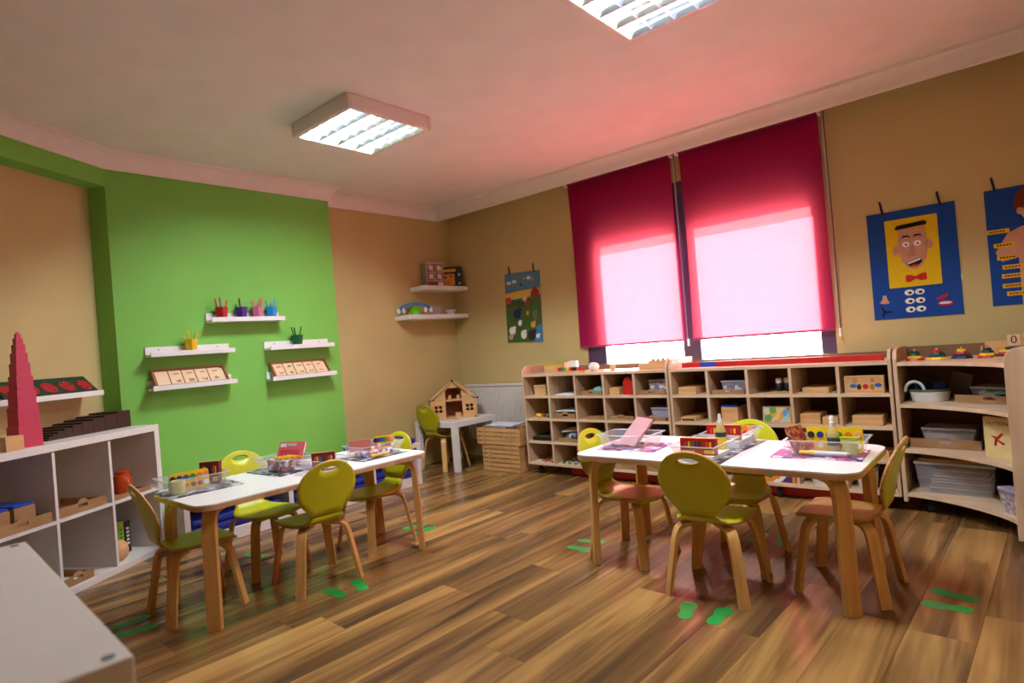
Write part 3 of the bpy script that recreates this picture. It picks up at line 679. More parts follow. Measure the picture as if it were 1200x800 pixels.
mdf_tray('brown slotted tray on the shelf bottom below the other trays', (sx(1)-.07, -.265, ZL+.0005), .19, .3, .055, frame=FN)
solo('card', B().box(-.06, .06, 0, .12, 0, .004), M_PAPER, 'white card in the lowest tray of the white cube shelf', 'card', (sx(1)-.07, -.2, ZL+.0058), 3, None, FN)
mdf_tray('brown slotted tray under two boxes in the white cube shelf', (sx(2), -.268, ZU+.0005), .30, .32, .06, frame=FN)
wood_box('pale box in the blue-folder tray, nearer the green wall', (sx(2)+.055, -.22, ZU+.0058), .11, .2, .10, frame=FN, lid=False, m=M_CARD).name = 'card_box'
wood_box('pale box in the blue-folder tray, farther from the green wall', (sx(2)-.075, -.22, ZU+.0058), .11, .2, .10, frame=FN, lid=False, m=M_CARD).name = 'card_box'
for dx, nm in ((.055, 'nearer the green wall'), (-.075, 'farther from the green wall')):
    solo('blue_folder', B().box(-.052, .052, 0, .19, 0, .012), M_BLUE, 'blue folder lying on the tray box %s' % nm, 'folder', (sx(2)+dx, -.215, ZU+.1063), 0, 'blue folders', FN, bevel=.002)

# ---------------------------------------------------------------- corner wall shelves and what stands on them
def wall_shelf(y0, z, d, label):
    t = thing('wall_shelf', label, 'shelf', (0, 0, z), 0, 'white corner wall shelves')
    B().box(XL+.0005, XL+d, y0, YW-.0005, 0, .042).build('board', M_LEDGE, t, bevel=.002)
    B().box(XL+.0005, XL+.006, y0+.05, YW-.05, .042, .05).build('mounting_strip', M_LEDGE, t)
wall_shelf(3.82, 1.700, .225, 'shorter white wall shelf in the corner carrying games boxes')
wall_shelf(3.61, 1.420, .205, 'longer white wall shelf in the corner carrying a balance toy')
Z1, Z2 = 1.7425, 1.4625
t = thing('drawer_organiser', 'clear drawer organiser with white labels on the upper corner shelf', 'organiser', (XL+.125, 4.06, Z1), 80)
B().box(-.1, .1, 0, .01, 0, .245).build('front_frame', M_PMILK, t); B().box(-.1, .1, .01, .11, 0, .245).build('case', M_PCLEAR, t)
for r in range(2):
    for c in range(2):
        d_ = B().box(-.092+c*.095, -.004+c*.095, -.006, 0, .065+r*.085, .14+r*.085).build('drawer', speck('drawer_stuff', [(150, 90, 60), (190, 150, 130), (120, 70, 60), (170, 120, 110)], 40), t)
        B().box(-.075+c*.095, -.03+c*.095, -.008, -.006, .08+r*.085, .125+r*.085).build('label_card', M_PAPER, d_)
d_ = B().box(-.092, .092, -.006, 0, .006, .052).build('drawer', mat('drawer_brown', (120, 80, 60), .5), t); B().box(.02, .08, -.008, -.006, .012, .046).build('label_card', M_PAPER, d_)
t = thing('game_box', 'dark blue game box with orange picture on the upper corner shelf', 'box', (XL+.06, 4.195, Z1), 42)
B().box(0, .21, 0, .055, 0, .205).build('box_body', mat('game_navy', (14, 26, 70), .45), t, bevel=.001)
o = B().box(.01, .135, -.0012, 0, .02, .135).build('picture_panel', mat('game_orange', (226, 150, 30), .5), t)
for cx, cz, r, c in ((.04, .1, .012, (20, 20, 30)), (.1, .11, .013, (190, 30, 30)), (.07, .05, .016, (226, 90, 60)), (.05, .06, .008, (240, 240, 240))): B().prism(ell(cx, cz, r, r, 10), -.002, -.0012, 'xz').build('printed_dot', mat('dot_%d_%d_%d' % c, c, .5), o)
B().box(.02, .15, -.0012, 0, .155, .185).build('title_band', mat('title_gold', (230, 180, 40), .5), t)
for k in range(4): B().box(.17, .195, -.0012, 0, .02+k*.045, .02+k*.045+.025).build('spec_mark', mat('mark_%d' % (k % 2), ((200, 200, 210), (60, 60, 70))[k % 2], .5), t)
BT = t = thing('balance_toy', 'green and blue balance scale toy on the lower corner shelf', 'toy', (XL+.105, 3.775, Z2), 60)
B().lathe([(.055, 0), (.055, .012), (.045, .03), (.03, .055), (.014, .07)], 16).build('base', mat('toy_green', (90, 190, 30), .4), t, smooth=50)
B().ribbon([(-.12, 0, .05), (-.09, 0, .072), (-.04, 0, .084), (0, 0, .088), (.04, 0, .084), (.09, 0, .072), (.12, 0, .05)], (0, 1, 0), .016, .016).build('beam', mat('toy_blue', (20, 110, 190), .4), t, smooth=50)
B().lathe([(.016, .086), (.018, .1), (.01, .106)], 10).build('pivot_knob', MATS['toy_green'], t)
for x in (-.125, -.085, .085, .125): B().lathe([(.008, .018), (.016, .032), (.013, .045), (.005, .058)], 10, (x, 0, 0)).build('pan', M_PAPER, t, smooth=50)
BT.scale = (1.25, 1.25, 1.3)
lidded_box('small clear box on the lower corner shelf between toy and bowl', (XL+.12, 4.05, Z2), .09, .07, .085, rz=80)
t = thing('bowl', 'white bowl of small toys on the lower corner shelf', 'bowl', (XL+.115, 4.235, Z2))
B().lathe([(.03, 0), (.034, .004), (.052, .045), (.056, .05), (.05, .05), (.046, .04)], 16).build('bowl_body', M_LEDGE, t, smooth=40)
for k in range(5): B().ball((.028*math.cos(k*1.3), .028*math.sin(k*1.3), .05), .011, 8, 5).build('toy_ball', mat('ball_%d' % (k % 2), ((40, 30, 30), (150, 60, 50))[k % 2], .5), t)

# ---------------------------------------------------------------- felt wall hangings on the window wall
def felt(parent, name, poly, m, y, th=.002): return B().prism(poly, y-th, y, 'xz').build(name, m, parent)
def F_(n, c): return mat('felt_'+n, c, .9, .06, 50)
def hanging(label, x0, z0, w, h, m, loops, loopm, ry=0, cat='banner'):
    t = thing('felt_hanging', label, cat, (x0, YW-.0055, z0), 0, 'felt wall hangings', ry=ry)
    B().box(0, w, 0, .005, 0, h).build('felt_backing', m, t)
    for x in loops: B().tube([(x, -.001, h-.01), (x-.006, -.004, h+.03), (x-.012, -.001, h+.07)], .006, 6).build('loop', loopm, t)
    return t
fp = hanging('blue felt banner with a smiling face on a yellow panel', -.77, 1.07, .455, .665, F_('royal_blue', (10, 66, 150)), (.09, .385), F_('navy', (20, 24, 80)))
yl = felt(fp, 'yellow_panel', rrect(.095, .365, .19, .61, .003, 2), F_('yellow', (226, 190, 10)), 0)
SK = F_('skin', (206, 150, 122)); BK = F_('black', (18, 16, 18)); WT = F_('white', (236, 232, 230)); RD = F_('red', (200, 24, 20)); PK = F_('pink', (214, 90, 130))
felt(yl, 'ear', ell(.145, .42, .018, .03, 12), SK, -.002); felt(yl, 'ear', ell(.318, .435, .018, .03, 12), SK, -.002)
felt(yl, 'face', [(.165, .545), (.158, .43), (.17, .35), (.20, .305), (.235, .292), (.27, .31), (.295, .35), (.308, .43), (.302, .545)][::-1], SK, -.002)
felt(yl, 'hat_band', [(.15, .545), (.31, .555), (.312, .572), (.30, .58), (.16, .57), (.148, .56)], BK, -.004)
for cx in (.198, .258):
    e_ = felt(yl, 'eye', ell(cx, .45, .019, .017, 14), WT, -.004); felt(e_, 'pupil', ell(cx+.002, .448, .006, .006, 10), BK, -.006)
    felt(yl, 'eyebrow', [(cx-.026, .487), (cx-.008, .505), (cx+.018, .502), (cx+.03, .485), (cx+.012, .494), (cx-.008, .493)][::-1], BK, -.004)
felt(yl, 'nose', [(.222, .44), (.24, .44), (.25, .385), (.24, .373), (.212, .37), (.2, .38)][::-1], F_('nose', (190, 134, 106)), -.004)
m_ = felt(yl, 'mouth', [(.19, .335), (.27, .362), (.275, .335), (.25, .312), (.215, .31)][::-1], BK, -.004)
felt(m_, 'teeth', [(.195, .334), (.268, .358), (.268, .348), (.205, .327)][::-1], WT, -.006); felt(m_, 'tongue', ell(.237, .318, .022, .006, 10), RD, -.006)
felt(yl, 'bow_tie', [(.185, .262), (.21, .262), (.235, .25), (.262, .265), (.29, .268), (.292, .225), (.262, .222), (.235, .235), (.208, .22), (.184, .222)][::-1], RD, -.002)
for r in range(3):
    for s in (-1, 1):
        cx = .222+s*.027; e_ = felt(fp, 'spare_eye', ell(cx, .155-r*.052, .025, .018, 14, .3*s*r), WT, 0); felt(e_, 'pupil', ell(cx+.004, .153-r*.052, .010, .008, 10), BK, -.002)
felt(fp, 'spare_nose', [(.055, .15), (.072, .15), (.08, .118), (.09, .1), (.06, .098), (.035, .104), (.05, .125)][::-1], SK, 0)
felt(fp, 'spare_moustache', [(.03, .092), (.052, .075), (.06, .055), (.1, .05), (.1, .04), (.062, .04), (.052, .018), (.04, .014), (.05, .045), (.045, .07)][::-1], BK, 0)
felt(fp, 'spare_mouth', [(.33, .108), (.35, .115), (.385, .13), (.39, .12), (.365, .1), (.335, .094)][::-1], RD, 0)
q_ = felt(fp, 'spare_teeth', ell(.372, .072, .038, .016, 14), RD, 0); felt(q_, 'teeth', ell(.372, .074, .032, .007, 12), WT, -.002)
B().box(.455, .462, .001, .003, .2, .235).build('side_tag', WT, fp)
bp_ = hanging('blue felt banner with a boy and yellow name strips', -.18, 1.10, .46, .655, F_('royal_blue', (10, 66, 150)), (.05, .40), F_('navy', (20, 24, 80)))
felt(bp_, 'body', [(.13, .0), (.13, .26), (.055, .245), (.03, .30), (.09, .40), (.15, .43), (.33, .43), (.40, .39), (.44, .3), (.40, .245), (.34, .26), (.34, 0)][::-1], SK, 0)
h_ = felt(bp_, 'head', ell(.235, .52, .085, .085, 20), SK, -.002); felt(h_, 'hair', [(.135, .50), (.125, .56), (.14, .62), (.19, .655), (.27, .655), (.33, .62), (.345, .56), (.335, .5), (.31, .55), (.25, .575), (.18, .55), (.16, .52)][::-1], F_('auburn', (110, 44, 16)), -.004)
felt(bp_, 'ear', ell(.15, .515, .014, .02, 10), SK, -.005)
for cx in (.205, .265): e_ = felt(h_, 'eye', ell(cx, .525, .012, .014, 10), WT, -.005); felt(e_, 'pupil', ell(cx, .523, .005, .006, 8), BK, -.007)
felt(bp_, 'lung', ell(.19, .34, .035, .065, 14), PK, -.002); felt(bp_, 'lung', ell(.275, .34, .035, .065, 14), PK, -.002)
felt(bp_, 'liver', ell(.19, .225, .04, .028, 12), F_('dark_brown', (70, 30, 24)), -.004); felt(bp_, 'stomach', ell(.205, .19, .035, .026, 12), F_('orange', (226, 100, 30)), -.006); felt(bp_, 'bowel', rrect(.16, .31, .05, .15, .03), F_('rose', (210, 120, 110)), -.002)
for k, (x, z_, wl) in enumerate(((.0, .405, .10), (.025, .325, .095), (.035, .255, .08), (.055, .2, .09), (.05, .15, .09), (.05, .095, .09), (.065, .05, .09))):
    o = B().box(x, x+wl, -.003, 0, z_, z_+.024).build('name_strip', F_('strip_yellow', (226, 170, 20)), bp_)
    for q in range(5): B().box(x+.012+q*.014, x+.022+q*.014, -.0036, -.003, z_+.009, z_+.016).build('lettering', BK, o)
fm_ = hanging('felt farm scene hanging with meadow, fence and animals', -3.88, 1.13, .43, .66, F_('sky_blue', (80, 128, 164)), (.07, .37), BK, ry=2)
felt(fm_, 'sunset', [(.0, .40), (.43, .44), (.43, .50), (.2, .49), (0, .47)], F_('sunset', (230, 190, 80)), 0)
felt(fm_, 'meadow', [(.0, .0), (.43, 0), (.43, .42), (.25, .40), (.0, .36)], F_('meadow', (68, 98, 32)), -.0022)
felt(fm_, 'pond', [(.32, 0), (.43, 0), (.43, .17), (.36, .13)], F_('pond', (70, 130, 190)), -.0044)
for z_ in (.355, .385): B().box(.02, .30, -.0075, -.0045, z_, z_+.008).build('fence_rail', F_('fence', (80, 56, 40)), fm_)
for x in (.03, .09, .15, .21, .27): B().box(x, x+.008, -.0075, -.0045, .335, .41).build('fence_post', F_('fence', (80, 56, 40)), fm_)
felt(fm_, 'barn', [(.32, .4), (.42, .41), (.42, .47), (.37, .52), (.32, .46)], F_('barn', (150, 50, 40)), -.0044); felt(fm_, 'shed', rrect(.005, .07, .37, .43, .004, 2), F_('shed', (190, 60, 40)), -.008)
for cx, cz in ((.05, .57), (.12, .58), (.30, .60)): felt(fm_, 'cloud', ell(cx, cz, .03, .017, 12), WT, 0)
for cx, cz in ((.24, .6), (.35, .58)): felt(fm_, 'bird', ell(cx, cz, .012, .01, 8), F_('bird', (220, 180, 50)), 0)
felt(fm_, 'sun_dot', ell(.2, .545, .014, .014, 10), BK, 0)
for nm, cx, cz, a, b_, c in (('cow', .14, .27, .05, .045, (30, 36, 90)), ('hen', .27, .27, .016, .022, (220, 150, 30)), ('lamb', .17, .18, .022, .026, WT), ('horse', .36, .25, .03, .045, (110, 110, 80)), ('sheep', .07, .11, .04, .038, WT), ('goose', .21, .07, .034, .042, WT), ('pig', .05, .05, .028, .026, (200, 150, 130)), ('dog', .31, .06, .05, .05, (50, 30, 40)), ('duck', .33, .16, .03, .03, (210, 160, 50)), ('foal', .24, .40, .03, .022, (220, 190, 170)), ('fox', .27, .36, .025, .02, (210, 80, 40)), ('swan', .38, .05, .024, .02, WT)):
    m = c if not isinstance(c, tuple) else F_(nm, c)
    o = felt(fm_, 'felt_'+nm, ell(cx, cz, a, b_, 12), m, -.0044, .003); felt(o, 'head', ell(cx+a*.8, cz+b_*.8, a*.4, a*.4, 8), m, -.0076)

# ---------------------------------------------------------------- dollhouse, crates
t = thing('dollhouse', 'open wooden dollhouse with small square windows on the small white table', 'dollhouse', (-4.20, 3.91, .4525), 45)
w = .43; d = .2; hb = .165; hp = .355; M_DH = wood('dollhouse_wood', (206, 150, 96), (232, 184, 128), .5, 0, 20); M_DHD = wood('dollhouse_inner', (120, 70, 40), (146, 90, 54), .6, 0, 20)
B().box(-w/2, w/2, 0, d, 0, .012).build('floor_board', M_DH, t)
B().box(-w/2, w/2, d-.008, d, .012, hb).build('back_wall', M_DHD, t)
B().box(-w/2, w/2, 0, d, hb, hb+.012).build('upper_floor', M_DH, t)
for x in (-w/2, w/2-.01, -.09, .08): B().box(x, x+.01, 0, d-.008, .012, hb).build('wall', M_DH, t)
def win_panel(x0, x1):
    b = B(); cols = [x0, x0+(x1-x0)*.2, x0+(x1-x0)*.45, x0+(x1-x0)*.55, x0+(x1-x0)*.8, x1]; rows = [.012, .065, .092, .1, .128, hb]
    for i in range(5):
        for j in range(5):
            if i in (1, 3) and j in (1, 3): continue
            b.box(cols[i], cols[i+1], 0, .008, rows[j], rows[j+1])
    b.build('window_panel', M_DH, t)
win_panel(-w/2+.01, -.09); win_panel(.09, w/2-.01)
for s in (-1, 1):
    L_ = math.hypot(w/2+.012, hp-hb-.012); a = math.degrees(math.atan2(hp-hb-.012, w/2+.012))
    o = B().box(0, L_, 0, d, -.006, .006).build('roof_panel', M_DH, t); o.location = (s*(w/2+.012), 0, hb+.016); o.rotation_euler = (0, R(-a if s < 0 else -(180-a)), 0)
    B().prism([(s*.19, hb+.013), (s*.075, hb+.013), (s*.075, hp-.09)][::s], .0, .008, 'xz').build('gable_panel', M_DH, t)
    B().ball((s*(w/2+.012), -.004, hb+.016), .012, 8, 5).build('corner_knob', mat('knob_red', (120, 24, 18), .5), t)
    B().cyl((s*(w/2-.02), -.006, .006), (s*(w/2-.02), .004, .006), .008, n=8).build('base_knob', MATS['knob_red'], t)
B().prism([(-.05, hp-.065), (.05, hp-.065), (0, hp-.02)], 0, .008, 'xz').build('gable_panel', M_DH, t)
B().ball((0, -.004, hp+.002), .013, 8, 5).build('ridge_knob', MATS['knob_red'], t)
B().prism([(-.17, hb+.013), (.17, hb+.013), (0, hp-.03)], d-.008, d, 'xz').build('gable_back', M_DHD, t)
for x, z_ in ((-.035, hb+.0125), (.045, hb+.0125), (.02, .0125), (.05, .0125)):
    o = B().box(x-.014, x+.014, .03, .055, z_, z_+.02).build('doll_furniture', M_PINE, t); B().box(x-.014, x+.014, .05, .055, z_+.02, z_+.04).build('furniture_back', M_PINE, o)
def crate(x0, x1, y0, d, z0, z1, n, label):
    t = thing('slatted_crate', label, 'crate', (x0, y0, z0), 0, 'slatted wooden crates'); w = x1-x0; h = z1-z0; g = h/n
    for k in range(n):
        z = k*g+.003
        for y in (0, d-.008): B().box(0, w, y, y+.008, z, z+g-.008).build('slat', M_PINE, t, bevel=.001)
        for x in (0.004, .075, w-.115):
            if k < n: B().cyl((x+.02, -.0015, z+g*.4), (x+.02, .001, z+g*.4), .004, n=6).build('nail', mat('nail_brown', (90, 54, 34), .5), t)
    for x in (0, w-.014): B().box(x, x+.014, .008, d-.008, .003, h-.005).build('end_board', M_PINE, t, bevel=.001)
    for x in (.05, w-.1):
        for y in (.008, d-.02): B().box(x, x+.035, y, y+.012, .003, h-.005).build('batten', M_PINE, t)
    B().box(.014, w-.014, .02, d-.02, 0, .003).build('bottom', M_PINE, t)
crate(-3.83, -3.395, 3.87, .32, 0, .235, 6, 'lower slatted wooden crate on the floor beside the pigeonhole cabinet')
crate(-3.88, -3.37, 3.865, .33, .2355, .385, 4, 'upper slatted wooden crate with papers on top')
for k, (dx, dy, rz, c, nm) in enumerate(((.0, 0, 4, (206, 206, 220), 'white'), (.0, .01, -6, (120, 140, 190), 'bluish'), (.0, .0, 9, (226, 226, 236), 'pale'))):
    solo('booklet', B().box(-.15, .15, 0, .21, 0, .006), mat('booklet_%d' % k, c, .6), '%s booklet lying on the upper wooden crate' % nm, 'booklet', (-3.65+dx, 3.92+dy, .3808+k*.0065), rz, 'booklets on the crate')
solo('wooden_board', B().box(-.04, .04, 0, .2, 0, .02), M_CARD, 'brown board lying on the upper wooden crate', 'board', (-3.415, 3.93, .3810), 0, None)
# ================================================================ things in and on the pigeonhole cabinets
def cx_(X0, c): return X0+TH+c*PIT+(PIT-TH)/2
CL = 'the cabinet by the radiator'; CR = 'the red-rod cabinet'
YF = CY0+.02
e = .0006
# --- cabinet by the radiator, top row
wood_box('small lidded pine box in the top corner pigeonhole nearest the radiator', (cx_(LX, 0)+.0, YF+.04, ROWZ[0]+e), .12, .17, .085)
for k in range(3): solo('paper_sheet', B().box(-.095, .095, 0, .2, 0, .003), M_PAPER, 'white paper in a small pile in the top row beside the lidded pine box', 'paper', (cx_(LX, 1)+.004*k, YF+.03, ROWZ[0]+e+k*.0034), 2*k, 'paper pile')
mdf_tray('slotted tray holding a teal cloth, top row of '+CL, (cx_(LX, 2)+.01, YF, ROWZ[0]+e), .19, .26, .04)
b = B(); b.lathe([(.05, 0), (.075, .012), (.07, .03), (.045, .05), (.015, .058)], 12)
solo('cloth_bundle', b, mat('teal_cloth', (104, 168, 168), .85, .2, 30), 'teal cloth bundle in a slotted tray of '+CL, 'cloth', (cx_(LX, 2)+.03, YF+.11, ROWZ[0]+e+.0055), smooth=60)
wood_box('plain pine box beside the red carton, top row', (cx_(LX, 3)-.065, YF+.03, ROWZ[0]+e), .09, .15, .055, lid=False)
t = thing('red_carton', 'red house-shaped carton standing in the top row of '+CL, 'carton', (cx_(LX, 3)+.055, YF+.03, ROWZ[0]+e))
B().prism([(-.042, 0), (.042, 0), (.042, .09), (.022, .128), (-.022, .128), (-.042, .09)], 0, .09, 'xz').build('carton_body', M_RED, t); B().box(-.02, .02, .03, .06, .128, .134).build('carton_fold', M_RED, t)
mdf_tray('slotted tray under a tub of craft bits, top row of '+CL, (cx_(LX, 4), YF, ROWZ[0]+e), .21, .27, .038)
lidded_box('clear tub of craft bits on a slotted tray, top row beside the divider', (cx_(LX, 4)+.02, YF+.06, ROWZ[0]+e+.0055), .15, .15, .10, M_BITS)
# second row
for k, (dx, dy, c, nm) in enumerate(((-.05, .03, M_YEL, 'yellow'), (.0, .05, M_RED, 'red'), (.055, .03, M_GRN, 'green'), (-.01, .01, M_YEL, 'flat yellow'))):
    solo('toy_fruit', B().ball((0, 0, .018), .018, 10, 6), c, '%s toy fruit lying in the second row next to the radiator' % nm, 'toy', (cx_(LX, 0)+dx, YF+dy+.02, ROWZ[1]+e), 0, 'toy fruit', smooth=60)
mdf_tray('slotted tray with white papers across it, second row of '+CL, (cx_(LX, 1)+.005, YF, ROWZ[1]+e), .2, .27, .05)
solo('paper_sheet', B().box(-.1, .1, 0, .24, 0, .004), M_PAPER, 'white sheets lying across a slotted tray in the second row', 'paper', (cx_(LX, 1)+.005, YF+.01, ROWZ[1]+e+.0585), 0)
mdf_tray('low slotted tray with wooden rings, second row of '+CL, (cx_(LX, 2)+.02, YF, ROWZ[1]+e), .18, .26, .022, hump=False)
for k in range(5): solo('wooden_ring', B().lathe([(.012, 0), (.02, .004), (.02, .01), (.012, .014)], 10), M_CARD, 'small wooden ring in a low slotted tray of the second row', 'ring', (cx_(LX, 2)-.04+.032*k, YF+.06+.02*(k % 2), ROWZ[1]+e+.0055), 0, 'wooden rings')
mdf_tray('empty humped slotted tray, second row of '+CL, (cx_(LX, 3)-.005, YF, ROWZ[1]+e), .2, .27, .036)
mdf_tray('slotted tray under a clear box, second row of '+CL, (cx_(LX, 4)-.01, YF, ROWZ[1]+e), .2, .27, .034)
lidded_box('clear lidded box on a slotted tray in the second row', (cx_(LX, 4)+.03, YF+.05, ROWZ[1]+e+.0055), .155, .16, .085, mat('lilac_cards', (150, 146, 180), .6))
# third row
t = thing('black_case', 'flat black case in the third row next to the radiator', 'case', (cx_(LX, 0), YF+.015, ROWZ[2]+e))
B().box(-.10, .10, 0, .2, 0, .03).build('case_body', M_BLACK, t, bevel=.003); B().box(-.09, .09, .01, .19, .03, .036).build('case_lid', mat('case_olive', (70, 66, 50), .5), t)
mdf_tray('slotted tray under a silvery bundle, third row of '+CL, (cx_(LX, 1)+.01, YF, ROWZ[2]+e), .2, .27, .036)
t = thing('craft_bundle', 'silvery grey bundle of craft strips in the third row', 'bundle', (cx_(LX, 1)+.01, YF+.04, ROWZ[2]+e+.0055))
B().lathe([(.06, 0), (.085, .02), (.08, .05), (.06, .062)], 12, (0, .09, 0)).build('bundle', M_GREYBITS, t)
for k in range(5): B().cyl((-.09, .02+.03*k, .07+.003*k), (.085, .03+.028*k, .085+.002*k), .007, n=6).build('strip', M_PAPER, t)
solo('craft_bundle', B().lathe([(.05, 0), (.08, .02), (.075, .06), (.05, .085)], 12), M_GREYBITS, 'grey mesh bundle in the third row behind the window-side table', 'bundle', (cx_(LX, 2)+.03, YF+.12, ROWZ[2]+e), smooth=60)
for c in (3, 4): mdf_tray('slotted tray in the third row, %s from the divider between the cabinets' % ('second' if c == 3 else 'first'), (cx_(LX, c), YF, ROWZ[2]+e), .2, .27, .035)
# bottom row
for k in range(9):
    solo('red_bead', B().lathe([(.006, 0), (.011, .006), (.006, .014)], 8), M_RED if k % 3 else M_PAPER, 'small %s bead scattered in the bottom row nearest the radiator' % ('red' if k % 3 else 'white'), 'bead', (cx_(LX, 0)-.05+.016*k, YF+.03+.028*((k*5) % 4), ROWZ[3]+e), 0, 'scattered beads')
for k in range(10):
    solo('small_brick', B().box(-.012, .012, -.008, .008, 0, .012), (M_GRN, M_BLACK, M_GREY, M_PAPER)[k % 4], 'small %s toy brick scattered in the bottom row beside the beads' % ('green', 'black', 'grey', 'white')[k % 4], 'brick', (cx_(LX, 1)-.07+.015*k, YF+.03+.03*((k*3) % 4), ROWZ[3]+e), 37*k, 'scattered toy bricks')
for c in (2, 3, 4): mdf_tray('slotted tray in the bottom row, %s from the beads' % {2: 'two bays', 3: 'three bays', 4: 'four bays'}[c], (cx_(LX, c), YF, ROWZ[3]+e), .21, .27, .045)
# --- red-rod cabinet, top row
wood_box('long low pine box in the top row beside the divider between the cabinets', (cx_(RX, 0)-.03, YF+.02, ROWZ[0]+e), .13, .25, .05, lid=False)
mdf_tray('slotted tray under a tub with pink lid, top row', (cx_(RX, 1)+.0, YF, ROWZ[0]+e), .215, .27, .035)
lidded_box('tub of red and blue bits with a lilac lid, top row', (cx_(RX, 1)+.02, YF+.05, ROWZ[0]+e+.0055), .17, .17, .08, speck('red_blue_bits', [(170, 30, 40), (60, 60, 130), (210, 210, 220), (120, 30, 60)], 40), lidm=clear('lilac_lid', (190, 170, 200), .85))
solo('wooden_board', B().box(-.065, .065, 0, .12, 0, .01), M_CARD, 'small wooden board under two black jars, top row', 'board', (cx_(RX, 2)+.055, YF+.035, ROWZ[0]+e))
for k in range(2): jar('black_jar', 'black jar with white lid %s' % ('standing on the small board' if k == 0 else 'closest to the divider on the small board'), (cx_(RX, 2)+.035+.045*k, YF+.085+.015*k, ROWZ[0]+e+.0104), .02, .052, M_BLACK, M_LEDGE, cap_h=.03, lr=1.3)
wood_box('flat pine box in the top row of '+CR, (cx_(RX, 3)-.01, YF+.05, ROWZ[0]+e), .15, .22, .032, lid=False)
t = thing('picture_box', 'pine puzzle box with coloured letter pictures, top row', 'box', (cx_(RX, 4)-.005, YF+.01, ROWZ[0]+e))
B().box(-.10, .10, 0, .05, 0, .10).build('box_body', M_PINE, t, bevel=.002)
fr = B(); fr.box(-.1, .1, -.003, 0, .092, .1); fr.box(-.1, .1, -.003, 0, 0, .006); fr.box(-.1, -.088, -.003, 0, .006, .092); fr.box(.092, .1, -.003, 0, .006, .092); fr.build('front_frame', M_DH, t)
for nm, cx, cz, a, b_, c in (('blue_fish', -.055, .042, .018, .012, (20, 110, 190)), ('penguin', -.025, .036, .012, .017, (50, 50, 50)), ('red_bug', .008, .038, .015, .015, (200, 30, 30)), ('bear', .042, .036, .011, .017, (170, 120, 30)), ('blue_bird', .072, .046, .018, .012, (20, 100, 190))):
    B().prism(ell(cx, cz, a, b_, 12), -.0015, 0, 'xz').build('printed_'+nm, mat('print_'+nm, c, .5), t)
text('printed_letter', 'Q', .03, mat('print_brown', (120, 60, 40), .5), t, (-.045, -.0006, .072)); text('printed_letter', 'R', .032, mat('print_red', (170, 50, 40), .5), t, (.045, -.0006, .072))
# second row
t = thing('peg_box', 'small low pine box with a dark slot, second row', 'box', (cx_(RX, 0)-.035, YF+.01, ROWZ[1]+e))
B().box(-.055, .055, 0, .25, 0, .03).build('box_body', M_PINE, t, bevel=.002); B().box(-.045, .045, -.001, 0, .006, .02).build('dark_slot', mat('slot_brown', (80, 50, 30), .7), t)
wood_box('tall pine box with blue folder on top, second row', (cx_(RX, 1)-.01, YF+.02, ROWZ[1]+e), .11, .2, .10, lid=False)
solo('blue_folder', B().box(-.052, .052, 0, .19, 0, .012), M_NAVY, 'dark blue folder on the tall pine box in the second row', 'folder', (cx_(RX, 1)-.01, YF+.024, ROWZ[1]+e+.1006))
t = thing('picture_puzzle', 'framed picture puzzle with blue, yellow and green shapes, second row', 'puzzle', (cx_(RX, 2)+.02, YF+.03, ROWZ[1]+e+.0012), rx=-6)
B().box(-.085, .085, 0, .01, 0, .105).build('frame', M_PINE, t, bevel=.001)
B().box(-.077, .077, -.0015, 0, .008, .097).build('picture', speck('puzzle_print', [(150, 190, 210), (220, 190, 120), (90, 150, 70), (226, 150, 60), (110, 150, 200), (220, 200, 150)], 28), t)
wood_box('wider pine box in the second row behind the spray bottle', (cx_(RX, 3)-.045, YF+.02, ROWZ[1]+e), .115, .16, .062, lid=False)
wood_box('smaller pine box in the second row behind the spray bottle', (cx_(RX, 3)+.065, YF+.02, ROWZ[1]+e), .085, .12, .045, lid=False)
wood_box('long pine box alone in the second row at the curved shelf end', (cx_(RX, 4)-.005, YF+.02, ROWZ[1]+e), .155, .16, .055, lid=False)
# third and bottom rows
lidded_box('clear tub in the third row behind the crayon boxes', (cx_(RX, 0)+.0, YF+.04, ROWZ[2]+e), .16, .16, .07, M_GREYBITS)
wood_box('pine box in the third row at the curved shelf end', (cx_(RX, 4)+.03, YF+.02, ROWZ[2]+e), .12, .16, .04, lid=False)
mdf_tray('slotted tray in the third row behind the paint palette', (cx_(RX, 2), YF, ROWZ[2]+e), .2, .27, .04)
t = thing('puzzle_carton', 'purple, green and orange printed carton in the bottom row', 'carton', (cx_(RX, 2)+.01, YF+.01, ROWZ[3]+e))
B().box(-.1, .1, 0, .16, 0, .06).build('carton', speck('carton_print', [(80, 40, 120), (230, 130, 30), (60, 120, 60), (230, 225, 230), (190, 40, 50)], 22), t, bevel=.001); B().box(-.09, .09, .01, .15, .06, .063).build('carton_lid', M_PAPER, t)
t = thing('white_tub', 'low white tub in the bottom row beside the printed carton', 'tub', (cx_(RX, 3)-.01, YF+.1, ROWZ[3]+e)); B().lathe([(.07, 0), (.085, .05), (.09, .055), (.08, .055), (.066, .01)], 18).build('tub_body', M_LEDGE, t, smooth=40); B().lathe([(.079, .035), (.078, .04)], 18).build('tub_fill', M_PAPER, t)
t = thing('white_bucket', 'tall white bucket in the bottom row at the curved shelf end', 'bucket', (cx_(RX, 4)-.04, YF+.08, ROWZ[3]+e)); B().lathe([(.048, 0), (.062, .12), (.066, .124), (.06, .124), (.046, .006)], 18).build('bucket_body', M_LEDGE, t, smooth=40); B().tube([(-.064, 0, .118), (-.05, -.03, .1), (0, -.062, .09), (.05, -.03, .1), (.064, 0, .118)], .003).build('handle', M_GREY, t)
